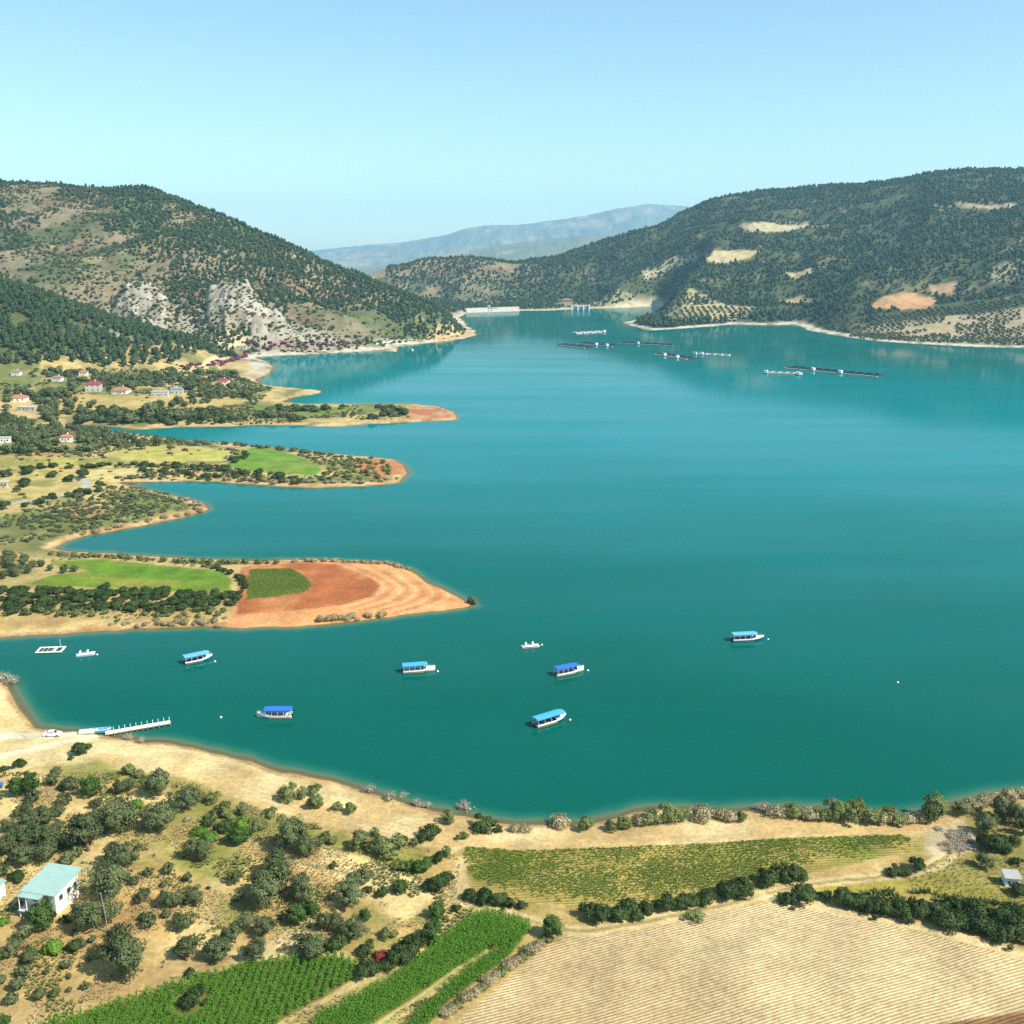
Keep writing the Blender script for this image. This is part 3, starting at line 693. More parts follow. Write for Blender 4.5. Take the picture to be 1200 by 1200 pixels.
# haze: one even box of air round the camera and everything on the ground
bx = MB().box(-28000, 28000, -400, 18200, -10, 1000)
hz = bx.build('haze', 'dark'); hz.data.materials.clear()
hm = bpy.data.materials.new('haze'); hm.use_nodes = True; hn = hm.node_tree; hn.nodes.clear()
ho = hn.nodes.new('ShaderNodeOutputMaterial'); hv = hn.nodes.new('ShaderNodeVolumePrincipled')
hv.inputs['Color'].default_value = (0.38, 0.72, 1.0, 1); hv.inputs['Density'].default_value = 5.8e-5; hv.inputs['Anisotropy'].default_value = 0.15
hn.links.new(hv.outputs[0], ho.inputs['Volume'])
hz.data.materials.append(hm); tag(hz, 'thin blue summer haze over the lake and hills', 'haze', kind='stuff'); hz.display_type = 'WIRE'

# ------------------------------------------------------------------ boats
def hull_sections(L, B, n=14):
    S = []
    for i in range(n + 1):
        s = i / n; x = -L / 2 + L * s
        b = B / 2 * (0.88 + 0.12 * min(1, s / .3)) * (1 - max(0, (s - .55) / .45) ** 2.0)
        sheer = 0.85 + 0.75 * max(0, s - .35) ** 2 * 1.6
        keel = -0.35 + 0.45 * max(0, s - .75) ** 2 * 8
        S.append((x, max(b, 0.03), sheer, keel))
    return S
def hull_mesh(S, f0, f1, out=0.0):
    """skin between two fractions of the freeboard, both sides, with transom"""
    mb = MB(); rows_ = 5; n = len(S)
    for side in (1, -1):
        P = []
        for x, b, sh, kl in S:
            for k in range(rows_ + 1):
                f = f0 + (f1 - f0) * k / rows_
                wd = b * (0.30 + 0.70 * min(1, f * 1.35) ** 0.7) + out
                P.append((x, side * wd, kl + (sh - kl) * f))
        fs = []
        for i in range(n - 1):
            for k in range(rows_):
                a_ = i * (rows_ + 1) + k; q = (a_, a_ + rows_ + 1, a_ + rows_ + 2, a_ + 1)
                fs.append(q if side < 0 else q[::-1])
        mb.add(P, fs)
    x, b, sh, kl = S[0]
    zs = [kl + (sh - kl) * (f0 + (f1 - f0) * k / rows_) for k in range(rows_ + 1)]
    ws = [b * (0.30 + 0.70 * min(1, (f0 + (f1 - f0) * k / rows_) * 1.35) ** .7) + out for k in range(rows_ + 1)]
    v = []
    for z, w_ in zip(zs, ws): v += [(x, -w_, z), (x, w_, z)]
    mb.add(v, [(2 * k, 2 * k + 1, 2 * k + 3, 2 * k + 2) for k in range(rows_)])
    return mb
def deck_mesh(S, i0, i1, z, inset=.04):
    mb = MB(); v = []; sec = S[i0:i1 + 1]
    for x, b, sh, kl in sec:
        zz = sh - 0.05 if z is None else z
        v += [(x, -b + inset, zz), (x, b - inset, zz)]
    return mb.add(v, [(2 * k, 2 * k + 2, 2 * k + 3, 2 * k + 1) for k in range(len(sec) - 1)])
def tour_boat(stern, bow, roof, hullc, band, label, roof_span=(0.0, .74), L=None):
    x0, y0 = wat(*stern); x1, y1 = wat(*bow)
    L = L or math.hypot(x1 - x0, y1 - y0); L = min(max(L, 8.6), 11.5); B = 2.9
    o = empty('tour_boat', ((x0 + x1) / 2, (y0 + y1) / 2, 0), math.atan2(y1 - y0, x1 - x0))
    S = hull_sections(L, B)
    hull_mesh(S, 0, .74).build('hull', hullc, o, True)
    hull_mesh(S, .74, 1.0, .03).build('topside', band, o, True)
    deck_mesh(S, 0, 9, 0.12).build('cabin_floor', 'wood', o)
    deck_mesh(S, 9, 14, None).build('foredeck', 'white_paint', o)
    gm = MB()
    for sd_ in (-1, 1): gm.tube([(x, sd_ * b, sh + .03) for x, b, sh, kl in S], 0.06, 5)
    gm.build('gunwale', 'white_paint', o, True)
    r0, r1 = -L / 2 + L * roof_span[0] - .1, -L / 2 + L * roof_span[1]
    zr = 2.45; mb = MB(); nx, ny = 10, 6; top = []
    for lay in (0, 1):
        v = []
        for i in range(nx + 1):
            s = i / nx; x = r0 + (r1 - r0) * s
            wd = 1.42 * (1 - .28 * max(0, (s - .86) / .14) ** 2)
            for k in range(ny + 1):
                q = -1 + 2 * k / ny
                v.append((x, q * wd, zr + .16 * (1 - q * q) - .10 * max(0, s - .8) - (.09 if lay else 0)))
        fs = [(i * (ny + 1) + k, (i + 1) * (ny + 1) + k, (i + 1) * (ny + 1) + k + 1, i * (ny + 1) + k + 1) for i in range(nx) for k in range(ny)]
        mb.add(v, fs if not lay else [f[::-1] for f in fs])
        top.append(len(v))
    n1_ = top[0]; ring = [k for k in range(ny + 1)] + [i * (ny + 1) + ny for i in range(1, nx + 1)] + [nx * (ny + 1) + k for k in range(ny - 1, -1, -1)] + [i * (ny + 1) for i in range(nx - 1, 0, -1)]
    mb.f += [(ring[k], ring[(k + 1) % len(ring)], n1_ + ring[(k + 1) % len(ring)], n1_ + ring[k]) for k in range(len(ring))]
    cn = mb.build('canopy', roof, o)
    for sd_ in (-1, 1): MB().box(r0 + .1, r1 - .6, sd_ * 1.36 - .03, sd_ * 1.36 + .03, zr - .28, zr - .08).build('valance', roof, cn)
    for k in range(5):
        x = r0 + .35 + (r1 - r0 - .9) * k / 4
        for sd_ in (-1, 1): MB().tube([(x, sd_ * 1.25, .62), (x, sd_ * 1.3, zr)], .045, 5).build('canopy_post', 'white_paint', o)
    for k in range(4):
        x = r0 + .9 + (r1 - r0 - 2.2) * k / 3
        MB().box(x - .2, x + .2, -1.05, 1.05, .38, .5).box(x - .24, x - .18, -1.05, 1.05, .5, .95).build('bench', 'wood', o)
    x = -L / 2 + L * .70; MB().box(x, x + .07, -.95, .95, .75, 1.75).build('windscreen', 'glass', o)
    MB().box(-L / 2 - .42, -L / 2 + .02, -.22, .22, .25, 1.0).box(-L / 2 - .32, -L / 2 - .12, -.08, .08, -.4, .25).build('outboard_motor', 'dark', o)
    xb = S[-1][0]; rl = MB().tube([(xb - 2.2, -.95, 1.5), (xb - 1.0, -.6, 1.72), (xb - .1, 0, 1.86), (xb - 1.0, .6, 1.72), (xb - 2.2, .95, 1.5)], .03, 5)
    for px_, py_ in ((xb - 2.1, .93), (xb - 1.0, .6), (xb - 2.1, -.93), (xb - 1.0, -.6), (xb - .1, 0)): rl.tube([(px_, py_, .9), (px_, py_, 1.6)], .025, 4)
    rl.build('bow_rail', 'steel', o)
    tag(o, label, 'boat', 'blue-roofed tour boats')
    return o
tour_boat((216, 778), (249, 771), 'pale_blue', 'hull_blue', 'white_paint', 'tour boat with pale blue roof moored nearest the left bay, blue lower hull', (0, .88))
tour_boat((342, 840), (301, 840), 'royal_blue', 'white_paint', 'white_paint', 'white tour boat with royal blue roof and bow pointing left', (0, .78))
tour_boat((472, 788), (510, 785), 'sky_blue', 'white_paint', 'white_paint', 'white tour boat with light blue roof left of the small pedal boat', (0, .76))
tour_boat((651, 792), (684, 785), 'royal_blue', 'white_paint', 'white_paint', 'white tour boat with deep blue roof below the small pedal boat', (0, .76))
tour_boat((627, 852), (663, 841), 'sky_blue', 'hull_blue', 'white_paint', 'nearest tour boat, blue hull and light blue roof, pointing away right', (0, .9))
tour_boat((858, 751), (895, 749), 'pale_blue', 'hull_blue', 'white_paint', 'tour boat with dark blue hull moored alone on the right', (0, .76))
def pedal_boat(stern, bow, label, trim):
    x0, y0 = wat(*stern); x1, y1 = wat(*bow); L = math.hypot(x1 - x0, y1 - y0)
    o = empty('pedal_boat', ((x0 + x1) / 2, (y0 + y1) / 2, 0), math.atan2(y1 - y0, x1 - x0))
    for sd_ in (-1, 1):
        MB().tube([(-L / 2, sd_ * .8, .15), (-L / 2 + .3, sd_ * .8, .18), (L / 2 - .8, sd_ * .8, .18), (L / 2, sd_ * .72, .42)], [.22, .34, .34, .08], 8).build('float', 'white_paint', o, True)
    MB().box(-L / 2 + .3, L / 2 - .7, -.8, .8, .34, .52).build('deck', 'white_paint', o)
    for sd_ in (-1, 1): MB().box(-L / 2 + .2, L / 2 - .8, sd_ * 1.12 - .04, sd_ * 1.12 + .04, .2, .5).build('side_trim', trim, o)
    for x in (-L * .22, L * .16):
        mb = MB(); v = []; n, mrow = 8, 6
        for i in range(mrow + 1):
            th = math.pi / 2 * i / mrow
            for k in range(n + 1):
                ph = math.pi * (.5 + k / n)
                v.append((x + .85 * math.cos(th) * math.cos(ph), .78 * math.cos(th) * math.sin(ph), .5 + 1.25 * math.sin(th)))
        mb.add(v, [(i * (n + 1) + k, i * (n + 1) + k + 1, (i + 1) * (n + 1) + k + 1, (i + 1) * (n + 1) + k) for i in range(mrow) for k in range(n)])
        sh_ = mb.build('seat_shell', 'white_paint', o, True)
        md = sh_.modifiers.new('thick', 'SOLIDIFY'); md.thickness = .06
        MB().box(x - .35, x + .25, -.6, .6, .52, .8).build('seat', trim, o)
    MB().tube([(L / 2 - .9, 0, .5), (L / 2 - .9, 0, 1.0)], .03, 5).build('steering_post', 'steel', o)
    tag(o, label, 'boat', 'small white boats with shell seats')
pedal_boat((611, 759), (632, 757), 'small white boat with red sides and two white seat shells', 'red_paint')
pedal_boat((89, 769), (112, 766), 'small white boat with two white seat shells right of the raft', 'slate_blue')
# raft
x0, y0 = wat(42, 766); x1, y1 = wat(70, 765); x2, y2 = wat(48, 759)
o = empty('raft', ((x0 + wat(77, 759)[0]) / 2, (y0 + y2) / 2, 0), math.atan2(y1 - y0, x1 - x0))
for yy in (-2.1, 2.1): MB().box(-4, 4, yy - .35, yy + .35, .28, .42).build('walkway', 'pale_concrete', o)
for xx in (-3.7, 1.4, 3.7): MB().box(xx - .32, xx + .32, -1.75, 1.75, .285, .43).build('cross_walkway', 'pale_concrete', o)
for xx in (-3.2, -1, 1, 3.2):
    for yy in (-2.1, 2.1): MB().tube([(xx - .5, yy, .02), (xx + .5, yy, .02)], .27, 8).build('drum', 'float_black', o, True)
for k in range(6): MB().box(-3.1 + k * .7, -2.7 + k * .7, -1.7, 1.7, .33, .37).build('plank', 'wood', o) if k % 2 else None
MB().tube([(2.4, 1.9, .4), (2.4, 1.9, 3.0)], .05, 6).build('mast', 'white_paint', o)
tag(o, 'open square raft with pale walkways and a thin mast in the left bay', 'raft')
# buoys
BUOYS = [((252, 775.5), 'white mooring buoy at the bow of the boat nearest the left bay'), ((513, 787), 'white mooring buoy at the bow of the light-blue roofed boat'), ((689, 786), 'white mooring buoy right of the deep blue roofed boat'),
         ((668, 844), 'pale mooring buoy at the bow of the nearest boat'), ((900, 749.5), 'white mooring buoy right of the lone boat on the right'), ((1052, 800), 'lone white buoy on open water far right'),
         ((259, 841), 'white buoy between the jetty and the royal blue roofed boat'), ((114, 767.5), 'small buoy beside the white boat near the raft'), ((635, 756), 'small buoy beside the red-sided boat')]
bmesh_ = MB().lathe([(.03, -.3), (.25, -.22), (.34, 0), (.28, .2), (.1, .32), (.04, .42)], 10).mesh('body', True); bmesh_.materials.append(M['white_paint'])
rmesh = MB().lathe([(.35, -.05), (.37, 0), (.35, .05)], 10).mesh('band'); rmesh.materials.append(M['red_paint'])
for (u, v), lab in BUOYS:
    x, y = wat(u, v); o = empty('mooring_buoy', (x, y, .04)); link('body', bmesh_, o); link('band', rmesh, o); tag(o, lab, 'buoy', 'mooring buoys')
# jetty
x0, y0 = wat(124, 861.8); x1, y1 = wat(200, 848.5); L = math.hypot(x1 - x0, y1 - y0)
o = empty('jetty', (x0, y0, 0), math.atan2(y1 - y0, x1 - x0))
nb = int(L / .9)
for k in range(nb): MB().box(k * L / nb, (k + 1) * L / nb - .05, -.85, .85, .62, .74 + .01 * (k % 3)).build('deck_plank', 'pale_concrete', o)
for yy in (-.8, .8): MB().box(-.3, L, yy - .1, yy + .1, .42, .615).build('beam', 'wood', o)
for k in range(12):
    MB().tube([(.6 + (L - .8) * k / 11, .93, -1.5), (.6 + (L - .8) * k / 11, .93, 1.7)], .06, 6).build('post', 'white_paint', o)
    MB().tube([(.6 + (L - .8) * k / 11, -.93, -1.5), (.6 + (L - .8) * k / 11, -.93, .8)], .09, 6).build('pile', 'wood', o)
tag(o, 'long pale jetty with upright posts reaching into the left bay', 'jetty')
# vehicles
def car(u, v, ang, label, body='white_paint', name='car', group=None, s=1.0):
    x, y, z = ground(u, v); o = empty(name, (x, y, z), ang); o.scale = (s, s, s)
    prof = [(-2.1, .35), (-2.12, .8), (-1.95, 1.0), (-1.55, 1.05), (-1.0, 1.45), (.35, 1.48), (1.0, 1.05), (1.95, .88), (2.12, .65), (2.1, .35)]
    n = len(prof); v_ = [(px_, -.85 if z_ < 1.2 else -.68, z_) for px_, z_ in prof] + [(px_, .85 if z_ < 1.2 else .68, z_) for px_, z_ in prof]
    MB().add(v_, [tuple(range(n))[::-1], tuple(range(n, 2 * n))] + [(k, (k + 1) % n, n + (k + 1) % n, n + k) for k in range(n)]).build('body', body, o)
    for sd_ in (-1, 1):
        MB().add([(-1.35, sd_ * .835, 1.07), (.85, sd_ * .835, 1.07), (.3, sd_ * .72, 1.40), (-.95, sd_ * .72, 1.40)], [(0, 1, 2, 3)]).build('side_window', 'glass', o)
        for xx in (-1.3, 1.3):
            wh = MB().tube([(xx, sd_ * .66, .33), (xx, sd_ * .9, .33)], .33, 12).build('wheel', 'rubber', o); MB().tube([(xx, sd_ * .9, .33), (xx, sd_ * .92, .33)], .18, 10).build('rim', 'steel', wh)
        MB().box(2.08, 2.14, sd_ * .6 - .16, sd_ * .6 + .16, .62, .76).build('headlight', 'white_roof', o)
    MB().add([(1.03, -.7, 1.08), (1.03, .7, 1.08), (.43, .6, 1.45), (.43, -.6, 1.45)], [(0, 1, 2, 3)]).build('windscreen', 'glass', o)
    MB().add([(-1.6, .7, 1.08), (-1.6, -.7, 1.08), (-1.07, -.6, 1.42), (-1.07, .6, 1.42)], [(0, 1, 2, 3)]).build('rear_window', 'glass', o)
    tag(o, label, 'car', group)
car(62, 862.5, math.radians(4), 'white car parked on the pale track beside the left bay')
car(-7, 925, math.radians(70), 'blue and white car half out of frame at the left edge', 'royal_blue')
def rowboat(u, v, ang, label, c):
    x, y, z = ground(u, v); o = empty('rowing_boat', (x, y, z + .32), ang); S = hull_sections(4.6, 1.6, 10); S = [(a_, b_, c_ * .8, d_) for a_, b_, c_, d_ in S]
    hull_mesh(S, 0, 1).build('hull', c, o, True); deck_mesh(S, 0, 10, .1).build('floor', 'pale_blue', o)
    gm = MB()
    for sd_ in (-1, 1): gm.tube([(x_, sd_ * b, sh + .02) for x_, b, sh, kl in S], .05, 5)
    gm.build('gunwale', 'white_paint', o)
    for xx in (-1.1, .3): MB().box(xx - .15, xx + .15, -.68, .68, .3, .36).build('thwart', 'wood', o)
    tag(o, label, 'boat', 'small boats at the jetty')
rowboat(104, 860, math.radians(12), 'small white boat lying ashore left of the jetty, farther from the water', 'white_paint')
rowboat(120, 858.5, math.radians(8), 'small pale blue boat lying ashore at the root of the jetty', 'pale_blue')

# ------------------------------------------------------------------ houses
def window(parent, cx, y, z0, w_, h_, face, nm='window'):
    """face: 'y-' etc. local wall direction; y is the wall plane"""
    t_ = .06
    if face[0] == 'y':
        s = -1 if face[1] == '-' else 1
        f = MB().box(cx - w_ / 2, cx + w_ / 2, min(y, y + s * t_), max(y, y + s * t_), z0, z0 + h_).build(nm, 'white_paint', parent)
        MB().box(cx - w_ / 2 + .08, cx + w_ / 2 - .08, min(y + s * t_, y + s * (t_ + .02)), max(y + s * t_, y + s * (t_ + .02)), z0 + .08, z0 + h_ - .08).build('pane', 'glass', f)
    else:
        s = -1 if face[1] == '-' else 1
        f = MB().box(min(y, y + s * t_), max(y, y + s * t_), cx - w_ / 2, cx + w_ / 2, z0, z0 + h_).build(nm, 'white_paint', parent)
        MB().box(min(y + s * t_, y + s * (t_ + .02)), max(y + s * t_, y + s * (t_ + .02)), cx - w_ / 2 + .08, cx + w_ / 2 - .08, z0 + .08, z0 + h_ - .08).build('pane', 'glass', f)
# the near house with the turquoise sheet-metal roof
gz = ground(60, 1070)[2]; ZR = gz + 4.9
A, Bc, Dd = [np.array(wat(u, v, ZR)) for u, v in ((58, 1012), (97, 1018), (16, 1041))]
ux = Bc - A; LX = np.hypot(*ux); ux = ux / LX; vy = Dd - A; vy = vy - ux * (vy @ ux); LY = np.hypot(*vy)
ctr = A + ux * LX / 2 + vy / 2
hx, hy = LX / 2, LY / 2
o = empty('house', (ctr[0], ctr[1], gz - .1), math.atan2(ux[1], ux[0])); hh = 4.9
wx, wy = hx - .55, hy - .8
MB().box(-wx, wx, -wy, wy, -.5, hh - .55).build('wall', 'plaster', o)
MB().box(-wx - .02, -wx + .1, -wy - .02, wy + .02, -.4, hh - .6).build('side_wall', 'wall_blue_shade', o)  # left side skin, shade of the unlit wall painted as blue
rf = MB().add([(-hx, -hy, hh - .25), (hx, -hy, hh - .25), (hx, hy, hh + .35), (-hx, hy, hh + .35), (-hx, -hy, hh - .4), (hx, -hy, hh - .4), (hx, hy, hh + .2), (-hx, hy, hh + .2)],
              [(0, 1, 2, 3), (7, 6, 5, 4), (0, 4, 5, 1), (1, 5, 6, 2), (2, 6, 7, 3), (3, 7, 4, 0)]).build('roof', 'turquoise_roof', o)
for k in range(13):
    xx = -hx + .25 + (2 * hx - .5) * k / 12
    MB().add([(xx - .03, -hy, hh - .248), (xx + .03, -hy, hh - .248), (xx + .03, hy, hh + .352), (xx - .03, hy, hh + .352), (xx - .03, -hy, hh - .21), (xx + .03, -hy, hh - .21), (xx + .03, hy, hh + .39), (xx - .03, hy, hh + .39)],
             [(4, 5, 6, 7), (0, 1, 5, 4), (1, 2, 6, 5), (2, 3, 7, 6), (3, 0, 4, 7)]).build('roof_seam', 'turquoise_roof', rf)
MB().box(-hx + .5, hx - 2.2, -hy - 1.4, -hy - .02, hh - .5, hh - .36).build('porch_roof', 'turquoise_roof', o)
for xx in (-hx + .7, -hx + 2.2, hx - 2.4): MB().tube([(xx, -hy - 1.25, -.4), (xx, -hy - 1.25, hh - .5)], .09, 6).build('porch_post', 'white_paint', o)
MB().box(-hx + .4, hx - 2.1, -hy - 1.45, -wy - .03, 1.55, 1.72).build('balcony', 'concrete', o)
for yy in (-wy * .55, wy * .1, wy * .65): window(o, yy, wx, 2.3, 1.1, 1.2, 'x+')
window(o, -wx * .4, -wy, 2.3, 1.1, 1.2, 'y-'); window(o, 0, -wx - .03, 2.3, 1.1, 1.2, 'x-')
d_ = MB().box(wx * .2, wx * .2 + 1.0, -wy - .08, -wy, 1.75, 3.8).build('door', 'wood', o); MB().box(wx * .2 + .8, wx * .2 + .88, -wy - .14, -wy - .08, 2.7, 2.85).build('handle', 'steel', d_)
tag(o, 'house with flat turquoise metal roof among the olive trees at bottom left', 'house')
def shed(u, v, ang, w_, d__, h_, roof, wall, label, name='shed', cat='shed', wins=2, slope=.25):
    x, y, z = ground(u, v); o = empty(name, (x, y, z), ang)
    MB().box(-w_ / 2, w_ / 2, -d__ / 2, d__ / 2, -.8, h_).build('wall', wall, o)
    e = .3
    MB().add([(-w_ / 2 - e, -d__ / 2 - e, h_ + .02), (w_ / 2 + e, -d__ / 2 - e, h_ + .02), (w_ / 2 + e, d__ / 2 + e, h_ + .02 + slope * d__), (-w_ / 2 - e, d__ / 2 + e, h_ + .02 + slope * d__),
              (-w_ / 2 - e, -d__ / 2 - e, h_ + .16), (w_ / 2 + e, -d__ / 2 - e, h_ + .16), (w_ / 2 + e, d__ / 2 + e, h_ + .16 + slope * d__), (-w_ / 2 - e, d__ / 2 + e, h_ + .16 + slope * d__)],
             [(3, 2, 1, 0), (4, 5, 6, 7), (0, 1, 5, 4), (1, 2, 6, 5), (2, 3, 7, 6), (3, 0, 4, 7)]).build('roof', roof, o)
    for k in range(wins): window(o, -w_ / 2 + w_ * (k + .5) / wins, -d__ / 2, h_ * .42, min(.9, w_ / wins * .5), h_ * .3, 'y-')
    window(o, 0, w_ / 2, h_ * .4, .8, h_ * .32, 'x+')
    tag(o, label, cat)
shed(1184, 1036, math.radians(-8), 2.6, 2.2, 1.9, 'grey_roof', 'white_paint', 'tiny white shed with grey roof in the meadow at right edge', slope=.12)
shed(-15, 1052, math.radians(-20), 5.0, 4.0, 2.6, 'turquoise_roof', 'plaster', 'corner of a second turquoise roof cut off by the left edge', 'outbuilding', 'shed', slope=.05)
HOUSES = []
def cottage(u, v, wpx, roof, label, ang=0.0, depth=.75, h_=3.4, storeys=1, flat=False, wall='plaster'):
    wall = 'dull_white' if wall == 'white_paint' else wall; roof = 'dull_white' if roof == 'white_roof' else roof
    x, y, z = ground(u, v); w_ = wpx * depth_of(x, y, z) / F; d__ = w_ * depth; h_ = h_ * storeys
    o = empty('cottage' if not flat else 'long_building', (x, y + d__ / 2, z), ang); HOUSES.append((x, y + d__ / 2, w_))
    MB().box(-w_ / 2, w_ / 2, -d__ / 2, d__ / 2, -2.5, h_).build('wall', wall, o)
    e = .6
    if flat:
        r_ = MB().box(-w_ / 2 - .3, w_ / 2 + .3, -d__ / 2 - .3, d__ / 2 + .3, h_ + .01, h_ + .4).build('roof', roof, o)
    else:
        rh = d__ * .24; v_ = [(-w_ / 2 - e, -d__ / 2 - e, h_), (w_ / 2 + e, -d__ / 2 - e, h_), (w_ / 2 + e, d__ / 2 + e, h_), (-w_ / 2 - e, d__ / 2 + e, h_), (-w_ * .22, 0, h_ + rh), (w_ * .22, 0, h_ + rh)]
        r_ = MB().add(v_, [(0, 1, 5, 4), (1, 2, 5), (2, 3, 4, 5), (3, 0, 4), (3, 2, 1, 0)]).build('roof', roof, o)
        MB().box(w_ * .1, w_ * .1 + .7, .2, .9, h_ + rh * .5, h_ + rh + 1.0).build('chimney', 'plaster', r_)
    n = max(2, int(w_ / 3.2))
    for st in range(storeys):
        for k in range(n): window(o, -w_ / 2 + w_ * (k + .5) / n, -d__ / 2, 1.0 + st * 3.2, 1.1, 1.3, 'y-')
    MB().box(-.5, .5, -d__ / 2 - .09, -d__ / 2 - .005, 0, .95 if n % 2 else 2.1).build('door', 'wood', o)
    window(o, 0, w_ / 2, 1.0, 1.1, 1.3, 'x+')
    tag(o, label, 'house' if not flat else 'building', 'left bank houses')
cottage(20, 471, 17, 'terracotta', 'cottage with orange tiled roof at the far left of the bank', .1)
cottage(31, 482, 22, 'white_roof', 'long low white building below the leftmost orange roof', -.1, .3, 3.0, 1, True, 'white_paint')
cottage(76, 518, 13, 'terracotta', 'small cottage with orange roof in the olive grove left of the yellow field', .2)
cottage(108, 459, 17, 'dark_red_roof', 'white two-storey house with dark red roof among the bank trees', .15, .7, 3.1, 2, False, 'white_paint')
cottage(140, 462, 18, 'terracotta', 'house with wide faded terracotta roof right of the dark red one', -.1)
cottage(97, 440, 9, 'terracotta', 'small house with pinkish roof behind the dark red roofed one', .1)
cottage(66, 447, 11, 'brown_roof', 'brown-roofed house half hidden by trees on the left bank', .05)
cottage(187, 465, 19, 'white_roof', 'long white building with flat roof, left wing', .05, .35, 4.2, 1, True, 'white_paint')
cottage(207, 462, 14, 'pale_blue', 'pale right wing beside the long white building on the bank', .05, .4, 4.0, 1, True, 'white_paint')
cottage(5, 519, 12, 'white_roof', 'grey-white flat building at the left edge by the road bend', .2, .5, 3.2, 1, True)
cottage(4, 572, 9, 'white_roof', 'small white-roofed building cut by the left edge', .1, .6, 3.0, 1, True, 'white_paint')
cottage(260, 450, 14, 'dark_red_roof', 'maroon-roofed house beside the magenta shrubs', -.1, .7, 3.0)
cottage(283, 409, 11, 'white_roof', 'small white building under the cliffs by the road', 0, .4, 3.4, 1, True, 'white_paint')
cottage(18, 440, 10, 'brown_roof', 'dull brown roof among trees at the upper left of the bank', .1)
# thin pole
x, y, z = ground(127, 1094); o = MB().tube([(0, 0, -.4), (-.25, .1, 4.0), (-.7, .2, 8.2)], [.11, .09, .06], 7).build('wooden_pole', 'greybark'); o.location = (x, y, z)
tag(o, 'thin pale leaning pole in front of the big olive tree right of the house', 'pole')

# ------------------------------------------------------------------ dam and intake at the far end of the lake
x0, y0 = wat(546, 366.5); x1, y1 = wat(608, 364.5); L = math.hypot(x1 - x0, y1 - y0)
o = empty('dam', ((x0 + x1) / 2, (y0 + y1) / 2, 0), math.atan2(y1 - y0, x1 - x0))
MB().add([(-L / 2, -6, -3), (L / 2, -6, -3), (L / 2, 14, -3), (-L / 2, 14, -3), (-L / 2, 0, 9), (L / 2, 0, 9), (L / 2, 8, 9), (-L / 2, 8, 9)],
         [(0, 3, 2, 1), (4, 5, 6, 7), (0, 1, 5, 4), (1, 2, 6, 5), (2, 3, 7, 6), (3, 0, 4, 7)]).build('dam_wall', 'dam_concrete', o)
MB().box(-L / 2, L / 2, .1, .7, 9.01, 10.1).build('parapet', 'dam_concrete', o)
for k in range(12): MB().box(-L / 2 + L * (k + .5) / 12 - .5, -L / 2 + L * (k + .5) / 12 + .5, .72, 1.2, 9.01, 10.3).build('pier', 'pale_concrete', o)
tag(o, 'long white dam wall across the far end of the lake', 'dam')
x, y = wat(574, 369.5); o = empty('intake_tower', (x, y, 0))
for sx in (-1, 1):
    for sy in (-1, 1): MB().box(sx * 3.2 - .7, sx * 3.2 + .7, sy * 3 - .7, sy * 3 + .7, -6, 14).build('leg', 'concrete', o)
MB().box(-5, 16, -4.6, 4.6, 14.01, 15.2).build('platform', 'slate_blue', o)
MB().box(-4.5, 1.5, -3.4, 3.4, 15.21, 20).build('gate_house', 'dull_white', o)
MB().box(-5, 2, -3.9, 3.9, 20.01, 20.7).build('roof', 'white_roof', o)
tag(o, 'intake tower on legs with small white gatehouse beside the dam', 'tower')
x, y = wat(681, 363.5); o = empty('spillway', (x, y, 0))
for k in range(4): MB().box(-21 + k * 13 - 1.3, -21 + k * 13 + 1.3, -5, 9, -4, 10.5).build('pier', 'white_paint', o)
for k in range(3): MB().box(-19.6 + k * 13, -9.4 + k * 13, 0, 1.2, -4, 7.5).build('gate', 'slate_blue', o)
MB().box(-24, 20, -1, 6, 10.51, 11.8).build('bridge_deck', 'concrete', o)
tag(o, 'grey spillway with three gates and white piers right of the dam', 'spillway')
x, y, z = ground(664, 353); cottage(664, 354, 13, 'brown_roof', 'long purple-brown building on the far shore above the spillway', 0, .5, 5.0, 1, False, 'brown_roof')

